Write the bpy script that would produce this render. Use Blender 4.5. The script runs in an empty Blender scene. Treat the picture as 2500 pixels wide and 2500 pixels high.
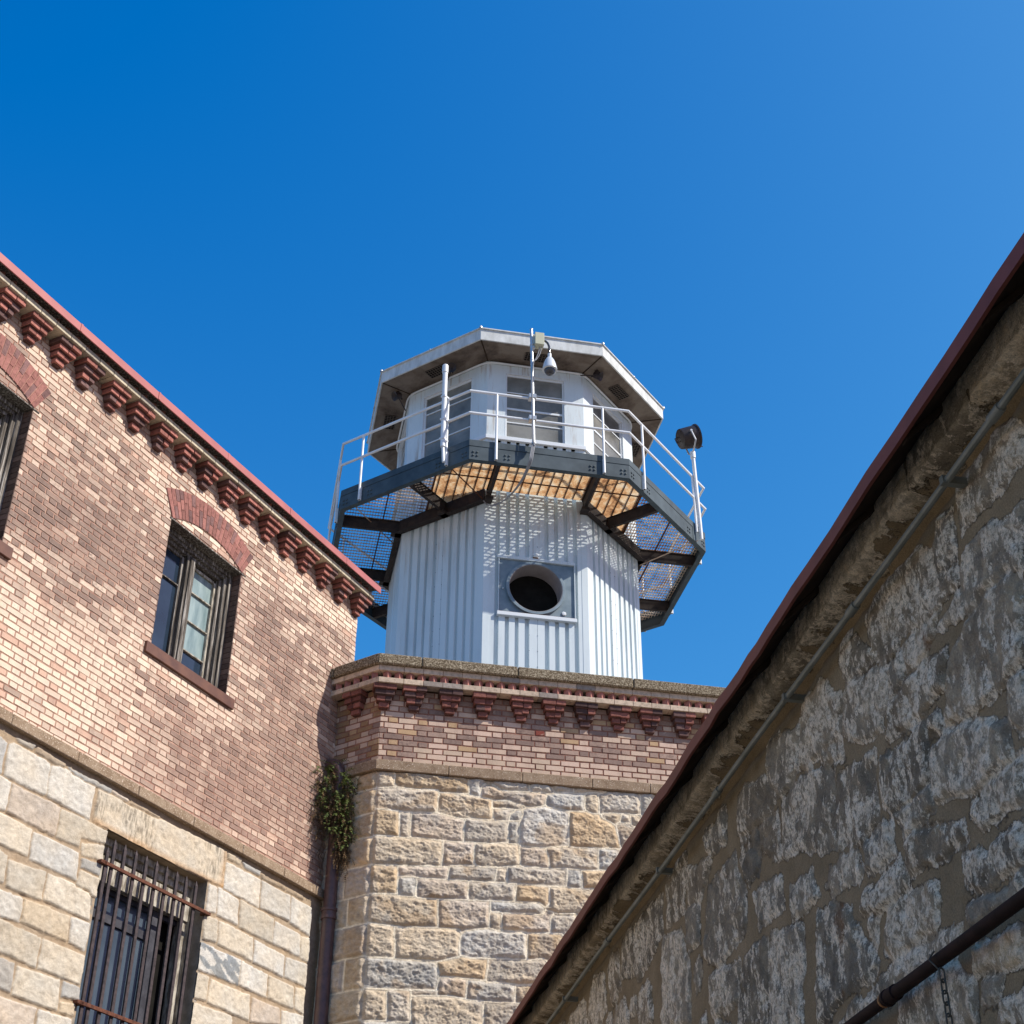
import bpy, bmesh, math, random
import numpy as np
from mathutils import Vector, Matrix

random.seed(7)
R = math.radians
SC = bpy.context.scene
COL = SC.collection
STA="t0,861,19,862,19,851,2,847|o22,863,105,866,106,850,72,848,40,850,23,854|b107,865,120,866,119,846,108,848|g1,844,70,849,69,822,2,821|t74,845,101,846,132,842,133,819,100,818,71,822|o1,819,27,819,29,790,1,790|g29,818,40,818,41,788,30,790|p43,818,69,820,101,816,100,791,43,789|g104,817,151,818,152,794,103,791|t0,788,57,790,78,787,77,760,1,757|p79,787,112,789,114,764,79,760|t141,761,151,762,150,748,139,747|o0,754,28,754,30,726,1,725|p31,754,86,758,84,746,32,745|g89,760,139,762,136,747,86,745|b33,743,49,743,49,723,32,723|p52,743,106,744,107,725,52,722|g110,743,162,746,160,727,110,724|g152,865,175,866,177,857,144,855,139,864|b178,867,197,867,204,858,179,857|g207,866,228,866,228,861,208,859|t231,866,264,866,244,861,230,860|p122,856,195,856,192,841,176,839,169,840,152,844,122,846|b199,854,208,858,242,859,240,840,222,838,200,841|t245,861,258,862,258,841,252,839,245,844|g261,860,283,863,307,863,308,841,262,840|b312,865,326,868,325,842,311,841|t136,840,152,843,170,838,162,836,136,834|g137,832,152,832,158,831,152,822,152,819,137,819|b155,827,162,830,168,828,164,821,154,820|b154,818,164,818,163,793,154,793|w175,836,197,838,222,835,221,796,196,792,168,791,167,817|o225,835,242,836,260,833,272,827,281,811,281,798,234,795,225,796|t267,838,285,839,283,830,275,829,264,833|g287,839,295,840,297,829,285,829|t297,838,308,839,302,826,298,826|g284,827,297,827,302,821,286,801,282,814|t116,788,164,790,167,768,121,763,116,767|p168,790,194,789,199,782,200,768,168,768|g197,789,221,793,256,793,256,770,202,768,199,782|b260,793,280,794,290,789,283,771,258,770|g153,763,219,766,218,747,153,746|b222,766,235,766,237,756,236,747,221,747|o239,766,283,770,269,749,239,746|o164,745,199,744,199,727,163,726|t201,744,250,746,249,723,201,721|t1,720,50,722,75,720,75,692,35,689,2,691|p77,720,132,723,131,694,103,690,78,691|b134,723,188,726,191,713,135,713|t135,712,145,712,144,692,134,693|p148,711,200,713,200,694,148,692|g203,709,226,710,226,695,202,693|t0,688,27,687,30,656,2,655|t31,686,98,690,98,660,76,654,33,655|b108,688,131,692,173,690,174,664,113,661,103,664,103,674|o177,689,212,693,211,666,176,664|b0,651,74,652,77,644,76,624,0,621|o78,653,109,659,130,658,128,639,80,639|t134,658,192,662,197,636,132,636|p80,636,108,635,108,618,80,619|b112,635,161,633,160,617,110,617|t164,632,206,635,197,617,164,617|t1,618,23,619,25,589,1,588|g26,619,48,619,50,589,26,588|b52,619,77,621,77,619,52,615|t52,614,82,617,126,612,127,577,53,573,52,590|t130,611,163,614,188,614,178,580,130,577|b0,585,51,587,52,564,0,561"
STD="b-534,721,-501,713,-492,710,-491,682,-523,683|w-484,714,-438,713,-437,712,-435,684,-487,682,-488,710|w-436,712,-419,716,-405,715,-378,714,-379,683,-435,684|l-372,714,-179,722,-177,684,-197,684,-353,681,-373,682|g-482,719,-458,722,-461,717,-477,717|t-457,721,-419,720,-421,716,-457,716|b-415,719,-356,720,-357,716,-405,715|p-354,720,-329,719,-334,716,-354,718|t-329,719,-285,720,-287,717,-333,715|w-512,680,-492,680,-477,679,-478,654,-485,653,-510,654|p-476,679,-416,680,-416,653,-476,654|c-414,679,-353,682,-352,669,-364,667,-385,664,-385,655,-415,653|c-382,659,-353,667,-352,653,-379,649|b-379,646,-352,649,-351,639,-378,638|c-378,635,-352,636,-349,618,-381,619|c-503,649,-484,650,-444,649,-443,625,-477,625,-501,625|w-441,648,-384,649,-382,625,-440,624|c-495,620,-475,620,-465,618,-464,595,-469,596,-498,596|c-463,615,-419,619,-418,595,-459,594|c-415,619,-362,622,-357,596,-415,596|w-492,588,-467,589,-439,590,-438,570,-486,566|o-437,590,-382,592,-380,571,-436,571|w-379,592,-355,593,-356,570,-377,571|c-493,563,-460,565,-411,565,-410,540,-453,541,-486,540|c-408,565,-355,565,-355,540,-407,540|g-486,536,-452,536,-434,536,-433,513,-446,514,-479,513|c-430,535,-380,537,-377,513,-431,512|b-375,537,-355,537,-354,527,-374,525|o-374,520,-358,522,-357,513,-374,512|p-477,506,-444,507,-401,508,-401,495,-402,482,-469,478|w-397,508,-358,510,-356,493,-396,486|w-177,711,-118,712,-116,683,-176,684|w-115,712,-62,712,-62,686,-113,684|w-59,712,-22,712,-21,681,-59,685|o-177,721,-152,722,-154,716,-175,716|b-150,720,-119,720,-120,716,-146,716|t-118,718,-74,719,-73,716,-115,714|t-71,719,-39,719,-39,716,-69,715|w-200,681,-186,681,-184,656,-199,653|w-185,682,-150,680,-148,655,-181,655|c-146,681,-89,680,-87,654,-144,654|w-85,678,-39,677,-37,655,-86,654|c-36,676,-20,678,-20,653,-36,654|c-201,649,-179,650,-176,629,-199,626|c-177,650,-120,650,-118,627,-176,628|w-116,649,-64,647,-63,626,-115,627|w-59,647,-21,650,-20,626,-60,627|m-201,622,-136,622,-136,598,-178,597,-201,596|w-134,622,-90,620,-88,598,-134,599|c-86,620,-43,621,-39,599,-85,599|c-38,621,-22,623,-22,597,-36,600|c-204,592,-182,593,-182,571,-202,569|c-178,592,-116,593,-113,569,-180,570|p-110,592,-64,593,-60,578,-110,568|w-59,592,-21,596,-20,570,-58,569|c-203,564,-141,566,-137,543,-205,542"
STE="s-15,452,-36,430,-26,429,-11,430,-6,443|s-43,452,-83,445,-108,430,-109,420,-89,418,-65,423,-43,424,-34,444|s-88,417,-83,409,-60,409,-60,418|s-105,416,-112,412,-106,406,-86,411|s-122,413,-144,405,-144,393,-136,373,-113,372,-84,378,-92,394,-111,403|s-11,429,-44,420,-42,407,-34,400,-15,403,0,417|s-47,419,-60,417,-56,407,-45,406|s-59,407,-90,400,-86,390,-53,391,-38,394,-42,405|s-69,384,-78,382,-78,377,-69,378|s36,445,8,441,-3,426,1,413,18,413,49,420,42,437|s82,448,45,439,51,421,70,418,88,427|s128,441,90,437,78,420,95,416,132,425|s20,414,1,412,3,405,22,408|s71,416,38,414,14,403,22,376,47,384,78,392|s12,400,-24,394,-20,370,-6,368,21,376|s-28,390,-52,388,-69,384,-64,366,-42,366,-27,373|s-70,374,-91,373,-109,368,-120,360,-117,351,-87,351,-66,357|s-126,369,-134,368,-140,355,-126,354,-122,359|s-39,365,-64,363,-64,356,-41,356|s-88,348,-126,348,-120,335,-95,338,-87,343|s182,445,147,443,150,428,179,434|s129,420,108,416,105,404,131,411|s104,417,80,414,80,392,102,405|s128,420,106,415,108,399,124,398,131,410|s120,391,81,385,82,372,117,376|s72,378,48,375,42,364,74,363|s184,416,140,417,131,397,132,381,171,374,194,386|s252,452,217,447,224,418,257,424|s215,438,173,430,191,416,214,422|s224,418,200,414,200,394,219,400|s355,443,312,445,263,441,267,422,317,413,357,425|s267,420,233,411,221,389,227,363,276,373|s186,374,144,370,152,352,190,357|s138,368,107,367,116,335,152,341|s103,369,62,358,75,321,112,330|s-41,354,-67,349,-83,342,-82,338,-67,337,-40,341,-39,346|s-8,366,-27,366,-32,363,-31,354,-11,354,-7,359|s-2,349,-32,352,-36,342,-36,339,-12,339,2,343|s30,370,0,367,1,358,29,360,34,365|s-38,338,-59,332,-53,317,-19,322,-13,325,-22,336|s-78,332,-118,329,-114,319,-98,319,-82,320,-76,325|s-1,340,-10,337,-6,329,0,336|s45,358,18,351,7,336,-4,322,4,320,34,321,57,318|s-2,315,-35,319,-51,318,-70,315,-69,310,-52,309,-18,310,17,308,36,313|s-21,306,-63,306,-73,296,-70,285,-15,299|s-78,304,-107,301,-104,294,-75,298|s-78,294,-91,292,-87,287,-76,287|s-88,285,-100,285,-98,278,-86,280|s-76,318,-113,316,-110,309,-81,311|s-103,446,-112,443,-112,431,-104,423,-83,426,-72,426,-93,439|s-121,452,-151,454,-160,443,-160,432,-148,430,-128,432,-117,432|s-114,426,-154,418,-146,399,-122,398,-109,405,-110,421"

# ------------------------------------------------------------------ camera, sky, sun, exposure
SUN_AZ, SUN_EL = R(108.0), R(43.0)
cam_d = bpy.data.cameras.new('camera')
cam = bpy.data.objects.new('camera', cam_d)
COL.objects.link(cam)
SC.camera = cam
cam_d.sensor_width = 36.0
cam_d.lens = 52.47
cam_d.clip_start = 0.05
cam_d.clip_end = 3000.0
PITCH, ROLL = R(34.0145), R(0.5375)
fw = Vector((0, math.cos(PITCH), math.sin(PITCH)))
up0 = Vector((0, -math.sin(PITCH), math.cos(PITCH)))
rt0 = Vector((1, 0, 0))
rt = rt0 * math.cos(ROLL) + up0 * math.sin(ROLL)
up = up0 * math.cos(ROLL) - rt0 * math.sin(ROLL)
cm = Matrix((( rt.x, up.x, -fw.x, 0), (rt.y, up.y, -fw.y, 0), (rt.z, up.z, -fw.z, 1.6), (0, 0, 0, 1)))
cam.matrix_world = cm

world = bpy.data.worlds.new('World')
SC.world = world
world.use_nodes = True
wn = world.node_tree
bg = wn.nodes['Background']
sky = wn.nodes.new('ShaderNodeTexSky')
sky.sky_type = 'NISHITA'
sky.sun_disc = False
sky.sun_elevation = SUN_EL
sky.sun_rotation = SUN_AZ
sky.altitude = 0.0
sky.air_density = 1.0
sky.dust_density = 1.5
sky.ozone_density = 4.0
# a deep, polarised blue: each channel of the sky gets its own gain and floor
gain = wn.nodes.new('ShaderNodeVectorMath'); gain.operation = 'MULTIPLY_ADD'
gain.inputs[1].default_value = (1.15, 1.78, 1.45)
gain.inputs[2].default_value = (-0.77, -0.80, 1.08)
flo = wn.nodes.new('ShaderNodeVectorMath'); flo.operation = 'MAXIMUM'
flo.inputs[1].default_value = (0.0, 0.0, 0.0)
wn.links.new(sky.outputs[0], gain.inputs[0])
wn.links.new(gain.outputs[0], flo.inputs[0])
cap = wn.nodes.new('ShaderNodeVectorMath'); cap.operation = 'MINIMUM'     # no glaring band at the horizon
cap.inputs[1].default_value = (3.0, 3.3, 6.0)
wn.links.new(flo.outputs[0], cap.inputs[0])
wn.links.new(cap.outputs[0], bg.inputs['Color'])
bg.inputs['Strength'].default_value = 0.10

sun_d = bpy.data.lights.new('sun', 'SUN')
sun_d.energy = 4.6
sun_d.angle = R(0.5)
sun_d.color = (1.0, 0.935, 0.835)
sun = bpy.data.objects.new('sun', sun_d)
COL.objects.link(sun)
tosun = Vector((math.sin(SUN_AZ) * math.cos(SUN_EL), math.cos(SUN_AZ) * math.cos(SUN_EL), math.sin(SUN_EL)))
sun.rotation_euler = tosun.to_track_quat('Z', 'Y').to_euler()
sun.location = (30, 0, 40)

SC.view_settings.view_transform = 'Standard'
SC.view_settings.look = 'None'
SC.view_settings.exposure = 0.30
SC.view_settings.gamma = 1.0

# ------------------------------------------------------------------ frames: u along a wall, h out of it, z up
def az(a):
    return np.array([math.sin(a), math.cos(a), 0.0])

class Frame:
    def __init__(s, o, t, n):
        s.o = np.array([o[0], o[1], 0.0]); s.t = np.array(t); s.n = np.array(n)
    def __call__(s, u, h, z):
        return s.o + s.t * u + s.n * h + np.array([0, 0, z])

AZA, AZD, AZE = R(79.109), R(27.698), R(-10.004)
FA = Frame((-1.5125, 15.7757), az(AZA), az(AZA + R(90)))            # tower front
FB = Frame((-1.5125, 15.7757), az(AZA - R(135)), az(AZA + R(135)))  # tower chamfer, u runs away to the left
FD = Frame((-2.0648, 16.1498), az(AZD), az(AZD + R(90)))            # brick building front
FE = Frame((1.2950, 5.2699), az(AZE), az(AZE - R(90)))              # shaded stone wall
CC = np.array([0.0024, 24.5, 0.0])                                   # axis of the guard cabin
T22 = math.tan(R(22.5))

def face_frame(k, ap):
    a = AZA - R(45) * k
    n = az(a + R(90))
    return Frame((CC + n * ap)[:2], az(a), n)

def oct_pt(ap, z, k):
    a = AZA + R(90) + R(22.5) - R(45) * k
    r = ap / math.cos(R(22.5))
    return np.array([CC[0] + r * math.sin(a), CC[1] + r * math.cos(a), z])

# ------------------------------------------------------------------ objects
def finish(o, parent, label=None):
    if label: o['label'] = label
    if parent is not None:
        o.parent = parent
    COL.objects.link(o)
    return o

def base_of(parent):
    p = parent
    while p is not None and p.parent is not None:
        p = p.parent
    return np.array(p.location) if p is not None else np.zeros(3)

def thing(name, label, cat, loc, group=None):
    o = bpy.data.objects.new(name, None)
    COL.objects.link(o)
    o.location = [float(v) for v in loc]
    o.empty_display_size = 0.3
    o['label'] = label; o['category'] = cat
    if group: o['group'] = group
    return o

class MB:
    """collects solids, then becomes one mesh"""
    def __init__(s):
        s.v = []; s.f = []; s.m = []; s.c = []
        s.mi = 0; s.col = None
    def add(s, vs, fs):
        b = len(s.v)
        s.v += [tuple(map(float, p)) for p in vs]
        s.f += [tuple(b + i for i in f) for f in fs]
        s.m += [s.mi] * len(fs)
        s.c += [s.col or (1, 1, 1)] * len(vs)
        return s
    def hexa(s, p):   # p: 8 points, bottom ring 0-3, top ring 4-7
        return s.add(p, [(0, 3, 2, 1), (4, 5, 6, 7), (0, 1, 5, 4), (1, 2, 6, 5), (2, 3, 7, 6), (3, 0, 4, 7)])
    def box(s, F, u0, u1, h0, h1, z0, z1):
        return s.hexa([F(u0, h0, z0), F(u1, h0, z0), F(u1, h1, z0), F(u0, h1, z0),
                       F(u0, h0, z1), F(u1, h0, z1), F(u1, h1, z1), F(u0, h1, z1)])
    def quad(s, a, b, c, d):
        return s.add([a, b, c, d], [(0, 1, 2, 3)])
    def prism(s, F, poly, u0, u1):   # poly: list of (h, z)
        n = len(poly)
        vs = [F(u0, h, z) for h, z in poly] + [F(u1, h, z) for h, z in poly]
        fs = [tuple(range(n))[::-1], tuple(range(n, 2 * n))]
        fs += [(i, (i + 1) % n, n + (i + 1) % n, n + i) for i in range(n)]
        return s.add(vs, fs)
    def tube(s, pts, r, seg=10, caps=True, closed=False):
        P = [Vector(p) for p in pts]; n = len(P)
        rr = r if hasattr(r, '__len__') else [r] * n
        vs = []; fs = []
        ref = None
        for i in range(n):
            if closed:
                d = (P[(i + 1) % n] - P[i]).normalized() + (P[i] - P[i - 1]).normalized()
            else:
                d = (P[min(i + 1, n - 1)] - P[max(i - 1, 0)])
            d.normalize()
            if ref is None:
                ref = Vector((0, 0, 1)) if abs(d.z) < 0.9 else Vector((1, 0, 0))
            x = (ref - d * ref.dot(d)).normalized(); y = d.cross(x)
            ref = x
            k = 1.0
            if 0 < i < n - 1 or closed:
                a = (P[(i + 1) % n] - P[i]).normalized(); k = 1 / max(0.7, a.dot(d))
            for j in range(seg):
                t = 2 * math.pi * j / seg
                vs.append(P[i] + (x * math.cos(t) + y * math.sin(t)) * rr[i] * (k if len(pts) < 12 else 1))
        for i in range(n if closed else n - 1):
            for j in range(seg):
                a = i * seg + j; b = i * seg + (j + 1) % seg
                c = ((i + 1) % n) * seg + (j + 1) % seg; e = ((i + 1) % n) * seg + j
                fs.append((a, b, c, e))
        if caps and not closed:
            fs.append(tuple(range(seg))[::-1]); fs.append(tuple(range((n - 1) * seg, n * seg)))
        return s.add(vs, fs)
    def lathe(s, o, prof, axis=(0, 0, 1), seg=24):
        d = Vector(axis).normalized()
        ref = Vector((1, 0, 0)) if abs(d.x) < 0.9 else Vector((0, 1, 0))
        x = (ref - d * ref.dot(d)).normalized(); y = d.cross(x); o = Vector(o)
        vs = []; n = len(prof)
        for r_, t_ in prof:
            for j in range(seg):
                a = 2 * math.pi * j / seg
                vs.append(o + d * t_ + (x * math.cos(a) + y * math.sin(a)) * max(r_, 1e-4))
        fs = [(i * seg + j, i * seg + (j + 1) % seg, (i + 1) * seg + (j + 1) % seg, (i + 1) * seg + j)
              for i in range(n - 1) for j in range(seg)]
        return s.add(vs, fs)
    def octring(s, a0, a1, z0, z1, ks=range(8)):
        for k in ks:
            s.hexa([oct_pt(a0, z0, k), oct_pt(a0, z0, k + 1), oct_pt(a1, z0, k + 1), oct_pt(a1, z0, k),
                    oct_pt(a0, z1, k), oct_pt(a0, z1, k + 1), oct_pt(a1, z1, k + 1), oct_pt(a1, z1, k)])
        return s
    def build(s, name, mats, parent=None, bevel=0, smooth=False, label=None, color=False):
        b = base_of(parent)
        me = bpy.data.meshes.new(name)
        vs = (np.array(s.v) - b).tolist() if len(s.v) else []
        me.from_pydata(vs, [], s.f)
        if not isinstance(mats, (list, tuple)): mats = [mats]
        for m in mats: me.materials.append(m)
        me.polygons.foreach_set('material_index', s.m)
        if color:
            at = me.color_attributes.new('Col', 'FLOAT_COLOR', 'POINT')
            c = np.ones((len(s.v), 4), np.float32); c[:, :3] = np.array(s.c, np.float32)
            at.data.foreach_set('color', c.ravel())
        bm = bmesh.new(); bm.from_mesh(me)
        bmesh.ops.recalc_face_normals(bm, faces=bm.faces)
        bm.to_mesh(me); bm.free()
        if smooth:
            me.polygons.foreach_set('use_smooth', [True] * len(me.polygons))
            try: me.set_sharp_from_angle(angle=R(35))
            except Exception: pass
        me.update()
        o = bpy.data.objects.new(name, me)
        if bevel:
            md = o.modifiers.new('bevel', 'BEVEL'); md.width = bevel; md.segments = 1; md.limit_method = 'ANGLE'
            md.harden_normals = False
        return finish(o, parent, label)

# ------------------------------------------------------------------ materials
class NT:
    def __init__(s, name, rough=0.8, spec=0.3, metal=0.0):
        s.m = bpy.data.materials.new(name); s.m.use_nodes = True
        s.n = s.m.node_tree.nodes; s.l = s.m.node_tree.links
        s.b = s.n['Principled BSDF']
        s.b.inputs['Roughness'].default_value = rough
        s.b.inputs['Specular IOR Level'].default_value = spec
        s.b.inputs['Metallic'].default_value = metal
        s.tc = s.n.new('ShaderNodeTexCoord')
        s.bh = None
    def attr(s, name, out='Color'):
        a = s.n.new('ShaderNodeAttribute'); a.attribute_name = name; return a.outputs[out]
    def vec(s, scale=(1, 1, 1), src=None):
        mp = s.n.new('ShaderNodeMapping'); mp.inputs['Scale'].default_value = scale
        s.l.new(src if src is not None else s.tc.outputs['Object'], mp.inputs['Vector']); return mp.outputs[0]
    def noise(s, scale, detail=4, vec=None, rough=0.6, dist=0.0):
        t = s.n.new('ShaderNodeTexNoise'); t.inputs['Scale'].default_value = scale
        t.inputs['Detail'].default_value = detail; t.inputs['Roughness'].default_value = rough
        t.inputs['Distortion'].default_value = dist
        s.l.new(vec if vec is not None else s.tc.outputs['Object'], t.inputs['Vector']); return t.outputs['Fac']
    def ramp(s, fac, stops):
        r = s.n.new('ShaderNodeValToRGB'); s.l.new(fac, r.inputs['Fac'])
        e = r.color_ramp.elements
        while len(e) < len(stops): e.new(0.5)
        for i, (p, c) in enumerate(stops):
            e[i].position = p
            c = (c, c, c) if not hasattr(c, '__len__') else c
            e[i].color = (*c, 1)
        return r.outputs['Color']
    def mix(s, fac, a, b, mode='MIX'):
        m = s.n.new('ShaderNodeMix'); m.data_type = 'RGBA'; m.blend_type = mode; m.clamp_result = False
        for sock, val in ((m.inputs['Factor'], fac), (m.inputs['A'], a), (m.inputs['B'], b)):
            pass
        def put(sock, v):
            if hasattr(v, 'links') or hasattr(v, 'is_linked'): s.l.new(v, sock)
            elif hasattr(v, '__len__'): sock.default_value = (*v, 1) if len(v) == 3 else v
            else: sock.default_value = v
        put(m.inputs[0], fac); put(m.inputs[6], a); put(m.inputs[7], b)
        return m.outputs[2]
    def math(s, op, a, b=0.5):
        m = s.n.new('ShaderNodeMath'); m.operation = op
        for i, v in ((0, a), (1, b)):
            if hasattr(v, 'is_linked'): s.l.new(v, m.inputs[i])
            else: m.inputs[i].default_value = v
        return m.outputs[0]
    def color(s, c):
        if hasattr(c, 'is_linked'): s.l.new(c, s.b.inputs['Base Color'])
        else: s.b.inputs['Base Color'].default_value = (*c, 1)
    def bump(s, h, strength=0.3, dist=0.01):
        b = s.n.new('ShaderNodeBump'); b.inputs['Strength'].default_value = strength
        b.inputs['Distance'].default_value = dist
        s.l.new(h, b.inputs['Height'])
        if s.bh is not None: s.l.new(s.bh, b.inputs['Normal'])
        s.bh = b.outputs[0]
        s.l.new(s.bh, s.b.inputs['Normal'])

def simple(name, c1, c2, scale=6, rough=0.6, spec=0.3, metal=0.0, lo=0.35, hi=0.65, bump=0.0, bscale=60, stretch=(1, 1, 1)):
    t = NT(name, rough, spec, metal)
    n = t.noise(scale, 6, t.vec(stretch))
    t.color(t.ramp(n, [(lo, c1), (hi, c2)]))
    if bump: t.bump(t.noise(bscale, 4), bump, 0.004)
    return t.m

def mat_brick():
    t = NT('brick_face', 0.85, 0.2)
    col = t.attr('Col'); soot = t.attr('soot', 'Fac'); uv = t.attr('uvm', 'Vector')
    n1 = t.noise(34, 5, t.vec((1, 1.5, 1), uv), 0.7)
    blot = t.ramp(n1, [(0.46, 0.0), (0.64, 1.0)])
    nb = t.noise(7.5, 8, t.vec((1, 1.35, 1), uv), 0.72, 0.5)
    blot = t.math('ADD', t.math('MULTIPLY', blot, 0.75), t.math('MULTIPLY', t.ramp(nb, [(0.50, 0.0), (0.62, 1.0)]), 0.55))
    f = t.math('MINIMUM', t.math('MULTIPLY', t.math('MULTIPLY', blot, soot), 0.95), 0.92)
    dark = t.ramp(t.noise(11, 3, uv), [(0.35, (0.125, 0.088, 0.078)), (0.62, (0.26, 0.175, 0.145))])
    c = t.mix(f, col, dark)
    n2 = t.noise(120, 3, uv, 0.7)
    c = t.mix(0.35, c, t.ramp(n2, [(0.3, 0.55), (0.7, 1.35)]), 'MULTIPLY')
    # pale salty bloom, a few patches
    n3 = t.noise(9, 7, t.vec((1, 1.6, 1), uv), 0.75, 0.6)
    sp = t.math('MULTIPLY', t.ramp(n3, [(0.60, 0.0), (0.68, 1.0)]), 0.45)
    c = t.mix(sp, c, (0.66, 0.55, 0.44))
    # rain streaks and general grime that run over bricks and joints alike
    gs = t.noise(2.2, 7, t.vec((2.6, .55, 1), uv), 0.68)
    c = t.mix(0.75, c, t.ramp(gs, [(0.32, (0.72, 0.69, 0.68)), (0.5, 1.0), (0.68, (1.12, 1.10, 1.07))]), 'MULTIPLY')
    t.color(c)
    t.bump(n2, 0.45, 0.003); t.bump(n1, 0.35, 0.005)
    return t.m

def mat_stone(name, rough=0.9, fine=150, contrast=0.6, bumpd=0.012, spark=False, tool=False):
    t = NT(name, rough, 0.25)
    col = t.attr('Col'); uv = t.attr('uvm', 'Vector'); msk = t.attr('msk', 'Fac')
    n1 = t.noise(fine, 4, uv, 0.75)
    n2 = t.noise(13, 6, t.vec((1, 1.3, 1), uv), 0.7, 0.4)
    n0 = t.noise(3.1, 3, uv, 0.5)
    c = t.mix(1.0, col, t.ramp(n2, [(0.28, (1 - contrast * .55, 1 - contrast * .6, 1 - contrast * .65)), (0.72, (1 + contrast * .35, 1 + contrast * .35, 1 + contrast * .35))]), 'MULTIPLY')
    c = t.mix(1.0, c, t.ramp(n0, [(0.3, (1.05, 0.99, 0.91)), (0.7, (0.97, 0.99, 1.02))]), 'MULTIPLY')
    c = t.mix(0.8, c, t.ramp(n1, [(0.3, 0.62), (0.5, 1.0), (0.7, 1.28)]), 'MULTIPLY')
    t.color(c)
    t.bump(n2, 0.55, bumpd * 1.6)
    t.bump(n1, 0.6, bumpd * 0.35)
    return t

def mat_stone_E():
    t = NT('whitewashed_rubble', 0.93, 0.2)
    col = t.attr('Col'); uv = t.tc.outputs['Object']; edge = t.attr('edge', 'Fac'); msk = t.attr('msk', 'Fac')
    n1 = t.noise(150, 4, uv, 0.8)
    n2 = t.noise(10, 8, uv, 0.74, 0.3)
    n3 = t.noise(38, 6, uv, 0.72)
    # ragged outline of each stone against the smeared mortar
    e = t.math('ADD', edge, t.math('MULTIPLY', t.math('SUBTRACT', n3, 0.5), 0.55))
    m = t.ramp(e, [(0.435, 0.0), (0.47, 1.0)])
    sc = t.mix(1.0, col, t.ramp(n2, [(0.3, (0.50, 0.50, 0.52)), (0.5, 0.92), (0.7, (1.5, 1.46, 1.36))]), 'MULTIPLY')
    st = t.noise(6.5, 12, t.vec((2.1, 2.1, 1), uv), 0.74, 0.15)       # streaky lime wash left on the stones
    big = t.noise(1.7, 3, uv, 0.5)
    thr = t.math('ADD', st, t.math('MULTIPLY', t.math('SUBTRACT', big, 0.5), 0.30))
    w = t.ramp(thr, [(0.488, 0.0), (0.508, 1.0)])
    pit = t.ramp(t.noise(42, 7, uv, 0.75), [(0.40, 0.0), (0.53, 1.0)])
    w = t.math('MULTIPLY', t.math('MULTIPLY', w, pit), msk)
    ww = t.ramp(t.noise(14, 6, uv, 0.7), [(0.3, (0.58, 0.47, 0.34)), (0.5, (0.84, 0.70, 0.52)), (0.7, (0.96, 0.84, 0.67))])
    sc = t.mix(t.math('MULTIPLY', w, 0.88), sc, ww)
    rn = t.noise(2.6, 6, t.vec((1.6, 1.6, 1), uv), 0.65)
    sc = t.mix(t.math('MULTIPLY', t.ramp(rn, [(0.655, 0.0), (0.72, 1.0)]), 0.65), sc, (0.17, 0.075, 0.028))
    mo = t.ramp(t.noise(5, 6, uv, 0.65), [(0.3, (0.200, 0.145, 0.082)), (0.7, (0.295, 0.218, 0.130))])
    c = t.mix(m, mo, sc)
    lane = t.ramp(e, [(0.395, 0.0), (0.435, 1.0), (0.48, 0.0)])      # thin dark line between the two
    c = t.mix(t.math('MULTIPLY', lane, t.ramp(t.noise(6, 3, uv), [(0.45, 0.0), (0.6, 0.75)])), c, (0.045, 0.034, 0.024))
    c = t.mix(0.9, c, t.ramp(n1, [(0.3, 0.6), (0.7, 1.4)]), 'MULTIPLY')
    t.color(c)
    hh = t.math('MULTIPLY', t.math('ADD', t.math('MULTIPLY', n2, 0.8), t.math('MULTIPLY', n3, 0.45)), m)
    t.bump(t.math('ADD', hh, t.math('MULTIPLY', m, 0.5)), 0.75, 0.022)
    t.bump(n1, 0.6, 0.003)
    return t.m

M = {}
M['brick'] = mat_brick()
M['mortar_red'] = simple('red_mortar', (0.33, 0.17, 0.125), (0.54, 0.34, 0.25), 9, 0.95, 0.1, bump=0.3)
M['mortar_brown'] = simple('brown_mortar', (0.22, 0.10, 0.075), (0.36, 0.19, 0.135), 12, 0.95, 0.1, bump=0.3)
M['stone_tower'] = mat_stone('rock_faced_stone', 0.88, 110, 0.6, 0.014).m
M['stone_ashlar'] = mat_stone('dressed_granite', 0.88, 120, 0.5, 0.012).m
M['stone_rubble'] = mat_stone_E()
M['brownstone'] = (lambda t: (t.color(t.mix(t.ramp(t.noise(75, 2, None, 0.5), [(0.60, 0.0), (0.68, 1.0)]), t.ramp(t.noise(9, 6, None, 0.7), [(0.3, (0.20, 0.135, 0.085)), (0.55, (0.31, 0.225, 0.15)), (0.75, (0.36, 0.28, 0.20))]), (0.60, 0.50, 0.40))), t.bump(t.noise(90, 3), 0.5, 0.006), t.m)[-1])(NT('belt_stone', 0.92, 0.2))
M['coping'] = (lambda t: (t.color(t.ramp(t.noise(58, 3, None, 0.75), [(0.33, (0.055, 0.038, 0.022)), (0.5, (0.20, 0.155, 0.10)), (0.66, (0.52, 0.45, 0.33))])), t.bump(t.noise(58, 3, None, 0.75), 0.9, 0.012), t.m)[-1])(NT('pebble_coping', 0.92, 0.2))
M['cream_course'] = (lambda t: (t.color(t.mix(1.0, t.attr('Col'), t.ramp(t.noise(22, 6, None, 0.7), [(0.3, 0.55), (0.5, 0.95), (0.7, 1.15)]), 'MULTIPLY')), t.bump(t.noise(80, 3), 0.4, 0.004), t.m)[-1])(NT('cream_brick_course', 0.85, 0.2))
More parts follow.
